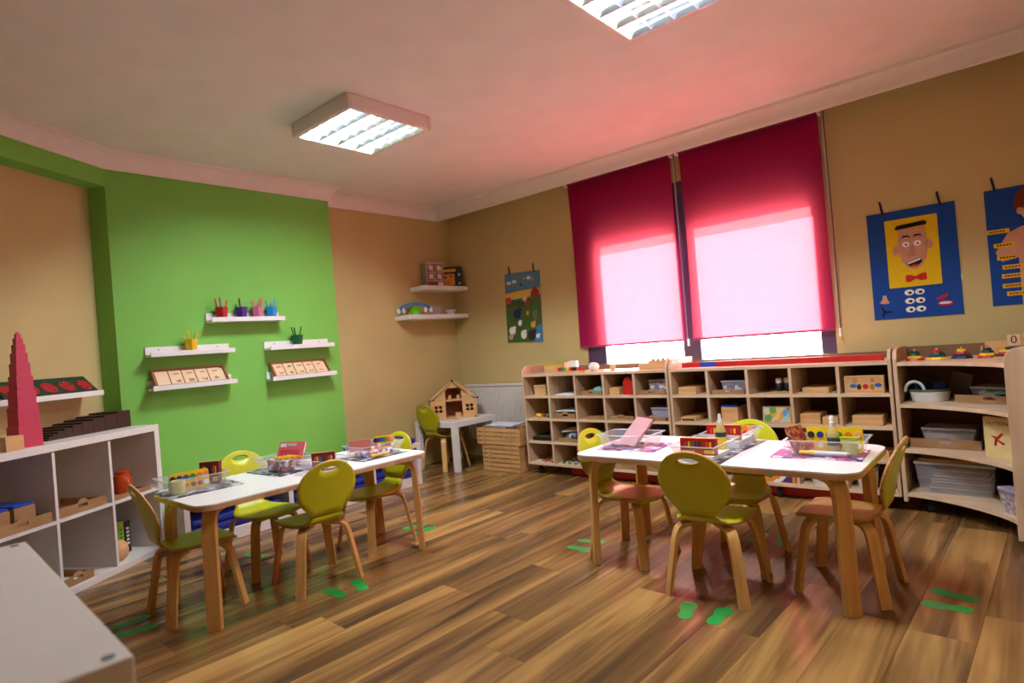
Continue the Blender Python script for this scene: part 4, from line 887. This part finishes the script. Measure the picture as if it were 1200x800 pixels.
mdf_tray('slotted tray in the bottom row of the red-rod cabinet, next to the divider', (cx_(RX, 0), YF, ROWZ[3]+e), .21, .27, .045)
# --- on top
ZT = .8404
t = wood_box('pine box with lime green lid on the cabinet beside the radiator', (LX+.225, 4.06, ZT), .20, .17, .07, lid=False); B().box(-.103, .103, -.003, .173, .0702, .078).build('lid', M_LIME, t)
solo('paper_block', B().box(-.035, .035, 0, .05, 0, .09), M_PAPER, 'white paper block standing beside the lime-lidded box', 'block', (LX+.41, 4.08, ZT), 10, bevel=.002)
t = thing('bead_train', 'wooden base with red, yellow and black blocks on the cabinet top', 'toy', (LX+.43, 3.99, ZT)); B().box(-.13, .13, 0, .05, 0, .012).build('base_board', M_PINE, t, bevel=.002)
for x, m, nm in ((-.10, M_RED, 'red'), (-.065, M_GRN, 'green'), (-.0, M_YEL, 'yellow'), (.02, M_RED, 'red'), (.055, M_BLACK, 'black'), (.105, M_RED, 'red')): B().box(x-.016, x+.016, .008, .042, .0122, .042).build(nm+'_block', m, t, bevel=.002)
b = B(); random.seed(3)
for k in range(5): b.ball((random.uniform(-.05, .05), random.uniform(-.03, .03), .035), .035, 6, 4)
solo('crumpled_paper', b, M_PAPER, 'crumpled white paper on the cabinet top before the window', 'paper', (LX+.64, 4.08, ZT))
solo('wooden_cup', B().lathe([(.018, 0), (.022, .03), (.016, .045)], 12), M_PINE, 'small pale wooden cup on the cabinet top before the window', 'cup', (LX+.80, 4.07, ZT), smooth=50)
wood_box('long flat pine box on the cabinet top by the divider', (LX+1.19, 4.0, ZT), .24, .14, .045, lid=False)
t = thing('peg_board', 'narrow wooden peg board lying on the flat pine box', 'board', (LX+1.22, 4.04, ZT+.0455)); B().box(-.09, .09, 0, .05, 0, .016).build('board', M_PINE, t)
for k in range(4): B().lathe([(.012, .0162), (.014, .022), (.012, .03)], 10, (-.06+.04*k, .025, 0)).build('peg', M_CARD, t)
t = thing('number_rod', 'long red rod with a blue section lying on the cabinet top', 'rod', (RX+.05, 4.02, ZT)); 
for x0, x1, m, nm in ((0, .135, M_RED, 'red'), (.1352, .25, M_BLUE, 'blue'), (.2502, 1.24, M_RED, 'red')): B().box(x0, x1, 0, .035, 0, .035).build(nm+'_section', m, t, bevel=.001)
solo('paper_strip', B().box(0, .22, 0, .05, 0, .003), M_PAPER, 'white paper strip in front of the red rod', 'paper', (RX+.1, 3.93, ZT), 0)

# ================================================================ curved corner shelf contents
ZS = [.8334, .6024, .3534, .1104]
def stacker(x, y, cols, label, big=1):
    t = thing('shape_stacker', label, 'toy', (x, y, ZS[0]), 20, 'shape stacking toys')
    n = len(cols); z = 0
    for k, c in enumerate(cols):
        a = (.048-.009*k)*big; B().lathe([(a, z), (a*.86, z+.0125)], 6 if k % 2 else 8).build('ring_piece', c, t); z += .0128
    B().cyl((0, 0, z), (0, 0, z+.012), .006, n=8).build('peg', M_PINE, t)
D1 = mat('deep_green', (14, 60, 50), .5); D2 = mat('deep_navy', (16, 36, 70), .5)
stacker(-.525, 4.02, (M_RED, M_YEL, D1, D1), 'small stacking toy, red base below yellow and dark green')
stacker(-.425, 4.05, (M_YEL, D1, D1, M_RED), 'stacking toy, yellow base below dark green and red', 1.15)
stacker(-.315, 4.04, (D2, D2, M_RED, M_YEL), 'stacking toy, navy base below red and yellow', 1.1)
stacker(-.205, 4.02, (M_RED, M_YEL, D1, D2), 'stacking toy, red base below yellow, green and navy', 1.0)
t = thing('shape_tray', 'flat board with a long low stack of dark green, red and yellow slabs', 'toy', (-.085, 3.92, ZS[0]), -12)
for k, (m, a) in enumerate(((M_PINE, .085), (D1, .08), (M_RED, .065), (M_YEL, .058), (D2, .035))): B().box(-a, a, -.04, .04, k*.0112, k*.0112+.011).build('slab', m, t, bevel=.001)
t = thing('long_wooden_box', 'long open wooden box with a 0 card on the corner shelf', 'box', (.0, 4.10, ZS[0]), -6)
for x0, x1, y0, y1, z0, z1 in ((-.24, .24, 0, .008, 0, .045), (-.24, .24, .13, .138, 0, .075), (-.24, -.232, .008, .13, 0, .055), (.232, .24, .008, .13, 0, .055)): B().box(x0, x1, y0, y1, z0, z1).build('side_board', M_PINE, t)
B().box(-.232, .232, .008, .13, 0, .006).build('bottom', M_PINE, t); o = B().box(-.14, -.085, .122, .1295, .045, .105).build('number_card', M_TILE, t); text('numeral', '0', .06, mat('tile_ink', (40, 34, 34), .6), o, (-.112, .1214, .076))
wood_box('reddish wooden box lying in the long open box on the corner shelf', (.03, 4.125, ZS[0]+.0068), .19, .09, .105, rz=-6, lid=False)
# shelf 1
t = thing('basket', 'white woven basket with green rim holding blue parts', 'basket', (-.475, 4.06, ZS[1]))
for k in range(5): 
    r = .082+.004*k; B().lathe([(r, k*.014), (r+.004, k*.014+.006), (r+.003, k*.014+.0135), (r-.004, k*.014+.0135), (r-.006, k*.014)], 20).build('woven_band', M_PAPER if k < 4 else mat('band_green', (90, 110, 80), .8), t, smooth=50)
B().lathe([(.08, .001), (.08, .004)], 20).build('bottom', M_PAPER, t)
B().tube([(-.06+.045*math.cos(math.pi*(1-i/10)), -.075, .06+.055*math.sin(math.pi*i/10)) for i in range(11)], .008, 8).build('handle', M_PAPER, t, smooth=60)
for k, (dx, dy, rz) in enumerate(((-.042, .02, 4), (.04, .01, 12))): solo('blue_block', B().box(-.03, .03, -.03, .03, 0, .10), M_BLUE, 'blue plastic part in the white basket, %s' % ('behind the handle' if k == 0 else 'beside the grey tablet'), 'block', (-.475+dx, 4.06+dy, ZS[1]+.0048), rz, bevel=.006)
solo('grey_tablet', B().box(-.05, .05, 0, .01, 0, .13), mat('tablet_grey', (120, 112, 112), .5), 'grey board leaning behind the white basket', 'board', (-.36, 4.19, ZS[1]+.0135), -10, bevel=.003, ry=14)
mdf_tray('wide slotted tray on the upper curved shelf', (-.205, 3.90, ZS[1]), .33, .25, .05, rz=-24)
lidded_box('clear lidded box with teal clip on the upper curved shelf', (-.17, 3.95, ZS[1]+.0058), .27, .17, .075, M_GREYBITS, rz=-24, clip=mat('teal_clip', (60, 180, 170), .4))
# shelf 2
mdf_tray('wide slotted tray on the middle curved shelf', (-.415, 3.95, ZS[2]), .32, .26, .06, rz=-6, hump=False)
lidded_box('clear lidded box in the slotted tray of the middle curved shelf', (-.40, 3.985, ZS[2]+.0058), .25, .19, .10, mat('cards_pale', (190, 180, 176), .7), rz=-6)
t = thing('pattern_box', 'cream wooden box lettered PATTERN BOARD with red figures', 'box', (-.235, 3.80, ZS[2]), -30)
B().box(0, .24, 0, .03, 0, .20).build('box_body', mat('cream_board', (226, 200, 140), .5), t, bevel=.001)
text('title_lettering', 'PATTERN BOARD', .0235, mat('title_red', (160, 50, 30), .5), t, (.014, -.0006, .168), align='LEFT')
for k, (pts, m) in enumerate((([(.03, .11), (.06, .105), (.08, .125), (.09, .12), (.065, .09), (.095, .075), (.085, .065), (.06, .085), (.055, .06), (.045, .06), (.05, .095)], M_RED), ([(.135, .085), (.145, .085), (.15, .07), (.175, .07), (.18, .085), (.188, .083), (.18, .058), (.145, .058)], D2), (ell(.147, .1, .013, .013, 10), M_YEL), ([(.045, .062), (.053, .062), (.057, .085), (.049, .088)], D2))): B().prism(pts[::-1] if k != 2 else pts, -.001, 0, 'xz').build('printed_figure', m, t)
# shelf 3
t = thing('storage_box', 'large clear lidded box of corrugated card on the lowest curved shelf', 'box', (-.385, 3.925, ZS[3]), -5)
B().frus(0, .12, 0, .155, .16, .10, .175, .115).build('tub', M_PCLEAR, t); B().box(-.18, .18, 0, .24, .155, .172).build('lid', M_PMILK, t, bevel=.003)
for k in range(8): B().box(-.12+.004*k, .15, .03, .21, .006+k*.016, .016+k*.016).build('card_layer', mat('card_layer_%d' % (k % 2), ((120, 100, 86), (150, 130, 112))[k % 2], .8), t)
solo('flat_board', B().box(-.15, .13, 0, .2, 0, .008), M_PINE, 'thin board lying on the large clear box', 'board', (-.385, 3.945, ZS[3]+.1726), -5)
lidded_box('clear box of pinkish bits with lilac lid on the lowest curved shelf', (-.135, 3.62, ZS[3]), .20, .17, .12, M_PINKBITS, rz=-52, lidm=MATS['lilac_lid'])
t = thing('hanging_toy', 'small wooden shelf hook with a blue bead on the birch panel', 'toy', (-.035, 3.5095, .50)); B().box(0, .12, -.06, 0, .06, .075).build('ledge_board', M_PINE, t); B().cyl((.03, -.03, .06), (.03, -.03, .01), .003, n=6).build('cord', M_GREY, t); B().ball((.03, -.03, -.01), .022, 12, 8).build('bead', M_BLUE, t, smooth=60); B().box(.02, .1, -.02, 0, .075, .09).build('cap', M_PAPER, t)

# ================================================================ on the tables
TZ = .5403
def placemat(x, y, w, d, rz, m, label): return solo('magazine', B().box(-w/2, w/2, -d/2, d/2, 0, .004), m, label, 'magazine', (x, y, TZ), rz, 'magazines under the trays')
def basket_tray(x, y, rz, label, z=TZ+.0044, w=.27, d=.19, h=.068):
    t = thing('plastic_tray', label, 'tray', (x, y, z), rz, 'clear plastic trays'); a0, b0, a1, b1 = w/2-.02, d/2-.02, w/2, d/2; th = .002
    vs = [(sx*a, sy*b_, z_) for a, b_, z_ in ((a0, b0, 0), (a1, b1, h), (a1+.008, b1+.008, h), (a1+.008, b1+.008, h-.004), (a1, b1, h-.004)) for sx, sy in ((-1, -1), (1, -1), (1, 1), (-1, 1))]
    vs2 = [(sx*a, sy*b_, z_) for a, b_, z_ in ((a0, b0, 0), (a1, b1, h)) for sx, sy in ((-1, -1), (1, -1), (1, 1), (-1, 1))]
    fs = [(3, 2, 1, 0)]+[(i, (i+1) % 4, 4+(i+1) % 4, 4+i) for i in range(4)]
    o = B().add(vs2, fs).build('tray_body', M_PCLEAR, t)
    rim = B()
    for x0, x1, y0, y1 in ((-a1-.008, a1+.008, -b1-.008, -b1), (-a1-.008, a1+.008, b1, b1+.008), (-a1-.008, -a1, -b1, b1), (a1, a1+.008, -b1, b1)): rim.box(x0, x1, y0, y1, h-.003, h)
    rim.build('rim', M_PMILK, t)
    return t
M_CRAY = mat('crayon_box_red', (176, 20, 20), .4); M_WINE = mat('crayon_box_wine', (110, 20, 28), .4)
def crayon_box(label, loc, rz=0, rx=0, ry=0, w=.155, d=.028, h=.07, m=None, win=True, front=None):
    t = thing('crayon_box', label, 'box', loc, rz, None, None, rx, ry); m = m or M_CRAY
    B().box(-w/2, w/2, 0, d, 0, h).build('carton', m, t, bevel=.001)
    B().box(-w/2, w/2, .001, d-.001, h, h+.0008).build('top_print', mat('top_print_orange', (236, 150, 60), .5), t)
    if win:
        cs = ((230, 60, 50), (240, 190, 40), (60, 140, 70), (40, 60, 130), (30, 30, 40), (120, 60, 40))
        for k in range(8): B().box(-w*.38+k*w*.1, -w*.38+k*w*.1+w*.06, -.001, 0, h*.45, h*.8).build('printed_crayon', mat('crayon_%d' % (k % 6), cs[k % 6], .5), t)
        B().box(-w*.48, -w*.1, -.0008, 0, h*.08, h*.25).build('printed_band', M_PAPER if front is None else front, t)
        B().box(w*.18, w*.46, -.0008, 0, h*.1, h*.3).build('printed_badge', M_YEL, t)
    return t
def palette(label, loc, rz=0, rx=0, w=.21, h=.075):
    t = thing('paint_palette', label, 'palette', loc, rz, None, None, rx)
    B().prism(rrect(-w/2, w/2, 0, h, .012, 3), 0, .008, 'xz').build('palette_body', M_YEL, t)
    cs = ((30, 34, 44), (24, 44, 130), (20, 90, 140), (60, 140, 60), (232, 120, 20), (230, 150, 120))
    for k in range(6):
        x = -w/2+w*(k+.5)/6; o = B().cyl((x, 0, h*.68), (x, -.003, h*.68), .0135, n=14).build('paint_pan', mat('paint_%d' % k, cs[k], .5), t)
        B().cyl((x, 0, h*.26), (x, -.003, h*.26), .011, n=14).build('paint_pan', mat('paint_b%d' % k, ((200, 40, 40), (240, 230, 200), (190, 140, 40), (120, 60, 40), (180, 30, 90), (250, 250, 250))[k], .5), t)
    return t
def spray(label, x, y, z):
    t = thing('spray_bottle', label, 'bottle', (x, y, z)); m = clear('pale_yellow_bottle', (222, 196, 120), .7, .1)
    B().lathe([(.022, 0), (.024, .004), (.024, .085), (.018, .105), (.010, .118)], 16).build('bottle_body', m, t, smooth=40)
    B().lathe([(.0245, .042), (.0245, .075)], 16).build('label_band', mat('bottle_label', (40, 60, 50), .5), t)
    B().lathe([(.0115, .1182), (.0115, .135), (.0085, .138), (.0085, .158), (.006, .162)], 12).build('spray_cap', M_LEDGE, t, smooth=40); B().box(-.012, .004, -.004, .004, .146, .154).build('nozzle', M_LEDGE, t)
def marker(label, p, rz, col, cap, L_=.13, r=.008, group='markers', tilt=0):
    t = thing('marker', label, 'marker', p, rz, group, None, 0, -tilt); m = mat('marker_%d_%d_%d' % col, col, .4); c = mat('marker_%d_%d_%d' % cap, cap, .4)
    B().cyl((0, 0, r), (L_*.68, 0, r), r, n=10).build('barrel', m, t, smooth=40); B().cyl((L_*.68, 0, r), (L_, 0, r), r*1.08, r*.8, n=10).build('cap', c, t, smooth=40)
def stick(label, p, rz, col, group, tilt=0): marker(label, p, rz, col, col, .12, .0055, group, tilt)
t = TZ+.0044; tin = t+.0012
# window-side table
placemat(-1.56, 2.665, .30, .23, 4, M_COVER, 'pink printed magazine under the tray with the red-edged folder')
placemat(-1.13, 2.52, .21, .29, 3, M_COVERD, 'dark printed magazine under the tray nearer the turned chair')
placemat(-1.13, 2.845, .21, .29, -3, M_COVERD, 'dark printed magazine under the tray nearer the cabinets')
placemat(-.72, 2.735, .34, .24, 3, M_COVER, 'pink and purple printed magazine under the tray by the curved shelf end')
basket_tray(-1.575, 2.655, 2, 'clear plastic tray holding a red-edged folder')
basket_tray(-1.13, 2.52, 90, 'clear plastic tray with a red crayon box and yellow bottle')
basket_tray(-1.13, 2.83, 90, 'clear plastic tray with a red crayon box nearer the pigeonholes')
basket_tray(-.685, 2.725, 2, 'clear plastic tray with a yellow paint palette and spray bottle', w=.285)
q = thing('folder', 'white folder with red edges leaning out of a tray', 'folder', (-1.52, 2.595, tin+.004), 60, ry=-44)
B().box(0, .17, 0, .15, .012, .013).build('front_cover', clear('pink_cover', (230, 170, 180), .8), q); B().box(0, .17, 0, .15, 0, .001).build('back_cover', M_CRAY, q); B().box(.17, .173, 0, .15, 0, .013).build('red_spine', M_CRAY, q); B().box(.004, .168, .004, .146, .002, .011).build('pages', M_PAPER, q)
for k, (dx, dy, rz, c, nm) in enumerate(((-.1, .03, 8, (240, 130, 60), 'orange'), (-.08, .05, -6, (150, 210, 40), 'lime'), (-.1, -.02, 3, (226, 150, 150), 'pink'), (-.11, 0, -4, (120, 130, 190), 'blue'))): marker('%s marker lying in the tray with the red-edged folder' % nm, (-1.575+dx, 2.655+dy, tin+.001*k), rz, c, c)
crayon_box('red crayon box in the tray behind the turned chair', (-1.125, 2.44, tin+.022), 4, rx=-4)
solo('paper_stack', B().box(-.07, .07, 0, .19, 0, .02), M_PAPER, 'stack of white cards in the tray behind the turned chair', 'cards', (-1.125, 2.425, tin), 0)
t2 = thing('yellow_bottle', 'yellow glue bottle with clear top in the middle tray', 'bottle', (-1.085, 2.60, tin+.021)); B().lathe([(.024, 0), (.025, .045), (.024, .05)], 14).build('bottle_base', M_YEL, t2, smooth=40); B().lathe([(.0235, .0502), (.023, .08), (.014, .108), (.009, .115)], 14).build('bottle_top', clear('pale_yellow_bottle', (222, 196, 120), .7, .1), t2, smooth=40); B().lathe([(.024, .056), (.0237, .076)], 14).build('label_band', mat('bottle_label', (40, 60, 50), .5), t2); B().lathe([(.010, .1152), (.010, .13), (.007, .134), (.006, .155)], 12).build('spray_cap', M_LEDGE, t2, smooth=40)
solo('paper_stack', B().box(-.07, .07, 0, .2, 0, .03), M_PAPER, 'stack of white cards in the tray nearer the pigeonholes', 'cards', (-1.13, 2.735, tin), 0)
crayon_box('red crayon box in the tray nearer the pigeonholes', (-1.14, 2.755, tin+.0305), 5, rx=-4, w=.155)
palette('yellow paint palette in the tray nearer the pigeonholes', (-1.125, 2.885, tin+.0308), 20, -10, .15, .05)
palette('yellow paint palette standing in the tray by the curved shelf end', (-.665, 2.745, tin+.002), 4, -8, .21, .105)
spray('clear spray bottle with white cap in front of the paint palette', -.655, 2.695, tin)
crayon_box('small printed carton leaning at the end of the palette tray', (-.765, 2.70, tin+.012), 70, ry=0, rx=-22, w=.075, d=.03, h=.11, m=speck('carton_red_print', [(150, 40, 40), (200, 120, 60), (120, 30, 40), (170, 80, 50)], 60), win=False)
marker('white and yellow marker lying in the palette tray', (-.60, 2.662, tin), 180, (226, 220, 226), (240, 196, 40), .18, .011)
marker('pale blue marker lying in the palette tray', (-.59, 2.672, tin), 172, (150, 190, 220), (200, 80, 150), .15, .008)
solo('yellow_cup', B().lathe([(.024, 0), (.03, .07), (.0285, .07), (.0225, .006)], 14), mat('cup_yellow', (216, 210, 110), .5), 'pale yellow cup in the corner of the palette tray', 'cup', (-.597, 2.705, tin), smooth=40)
solo('lime_card', B().box(-.04, .04, 0, .03, 0, .004), mat('lime_card', (170, 214, 30), .5), 'lime card lying across the pale yellow cup', 'card', (-.60, 2.69, tin+.0705), 8)
# green-wall table
placemat(-3.035, 1.145, .23, .33, -4, M_COVERD, 'dark printed magazine under the tray at the cube shelf end')
placemat(-3.05, 1.585, .32, .25, 4, M_COVERD, 'dark printed magazine under the tray with the pink book')
placemat(-2.87, 2.03, .22, .30, 0, M_COVERD, 'dark printed magazine under the tray at the dollhouse end')
basket_tray(-3.055, 1.125, 86, 'clear plastic tray with an upright yellow palette at the cube shelf end')
basket_tray(-3.05, 1.585, 4, 'clear plastic tray with a pink book and yellow pens', w=.26)
basket_tray(-2.765, 1.65, 8, 'clear plastic tray with a dark red crayon box', z=TZ+.0002, w=.20, d=.17)
basket_tray(-2.87, 2.03, 88, 'clear plastic tray with boxes at the dollhouse end')
palette('yellow paint palette standing in the tray at the cube shelf end', (-3.04, 1.11, tin+.002), 84, -6, .17, .085)
crayon_box('dark red carton standing in the tray at the cube shelf end', (-3.065, 1.205, tin+.004), 40, rx=-5, w=.095, d=.03, h=.105, m=M_WINE, win=True)
solo('yellow_cup', B().lathe([(.026, 0), (.03, .06), (.0285, .06), (.0245, .006)], 14), mat('cup_yellow', (216, 210, 110), .5), 'pale yellow cup in the tray corner at the cube shelf end', 'cup', (-3.015, 1.05, tin), smooth=40)
solo('blue_sharpener', B().box(-.02, .02, -.012, .012, 0, .05), M_BLUE, 'blue sharpener in the tray at the cube shelf end', 'sharpener', (-3.09, 1.055, tin), 25, bevel=.003)
q = thing('book', 'pink book leaning out of the tray beside the green wall', 'book', (-3.09, 1.625, tin+.012), 22, rx=-26); B().box(-.085, .085, 0, .002, 0, .125).build('front_cover', mat('pink_book', (226, 110, 120), .5), q); B().box(-.085, .085, .012, .014, 0, .125).build('back_cover', M_CRAY, q); B().box(-.083, .083, .002, .012, .002, .123).build('pages', M_PAPER, q)
B().box(-.075, -.035, -.001, 0, .095, .115).build('printed_label', M_PAPER, q); B().box(-.025, .03, -.001, 0, .1, .115).build('printed_label', mat('print_grey', (200, 200, 190), .5), q); B().box(-.07, .06, -.001, 0, .03, .08).build('printed_panel', mat('pink_panel', (220, 70, 90), .5), q)
for k in range(4): marker('yellow pen lying on the tray with the pink book', (-3.04+.008*k, 1.535+.018*k, tin+.0585+.0162*0), -8+5*k, (236, 180, 30), (226, 150, 20), .12, .008, 'yellow pens')
solo('pen_bag', B().box(-.075, .075, -.04, .04, 0, .058), M_BITS, 'bag of coloured craft bits filling the tray with the pink book', 'bag', (-3.03, 1.56, tin), 4, bevel=.012)
crayon_box('dark red crayon box standing in the tray beside the pink book tray', (-2.765, 1.645, TZ+.0015+.003), 50, rx=-5, w=.115, h=.09, m=M_WINE)
crayon_box('red and grey carton in the tray at the dollhouse end', (-2.905, 1.965, tin+.03), 60, rx=-6, w=.12, d=.035, h=.062, m=mat('carton_salmon', (196, 110, 96), .5), win=False)
palette('yellow paint palette in the tray at the dollhouse end', (-2.845, 2.085, tin+.03), 62, -8, .11, .07)
solo('pen_bag', B().box(-.05, .05, -.1, .1, 0, .028), M_BITS, 'bag of coloured craft bits in the tray at the dollhouse end', 'bag', (-2.87, 2.03, tin), 0, bevel=.01)
marker('peach marker lying at the side of the tray at the dollhouse end', (-2.795, 1.955, tin), 88, (236, 180, 90), (240, 190, 80), .12, .009)

# ================================================================ footprints stuck on the floor
M_FOOT = mat('green_footprint_vinyl', (20, 160, 70), .4)
FOOT = [(0, -.075), (.022, -.07), (.03, -.045), (.024, -.01), (.034, .03), (.036, .06), (.022, .082), (-.004, .086), (-.028, .07), (-.034, .04), (-.022, 0), (-.027, -.04), (-.02, -.068)]
def prints(x, y, rz, where):
    for s in (-1, 1):
        a = R(rz); px = x+s*.06*math.cos(a); py = y+s*.06*math.sin(a)
        solo('footprint', B().prism([(u*s, v) for u, v in (FOOT if s > 0 else FOOT[::-1])] if s > 0 else [(-u, v) for u, v in FOOT][::-1], .0003, .0011), M_FOOT, '%s green footprint sticker on the floor %s' % ('left' if s < 0 else 'right', where), 'sticker', (px, py, 0), rz+s*-8, 'footprint stickers')
prints(-2.56, 1.60, 78, 'beside the open side of the green-wall table')
prints(-3.08, .84, -8, 'in front of the cube shelf end chair')
prints(-3.52, 1.54, -90, 'between the bench and the green-wall table')
prints(-3.0, 2.42, 170, 'beyond the dollhouse end of the table')
prints(-1.90, 2.64, -85, 'at the crate end of the window-side table')
prints(-1.05, 2.20, 8, 'behind the turned chair')
prints(-.31, 2.76, 85, 'in front of the curved corner shelf')
prints(-1.10, 3.16, 180, 'between the window-side table and the pigeonholes')
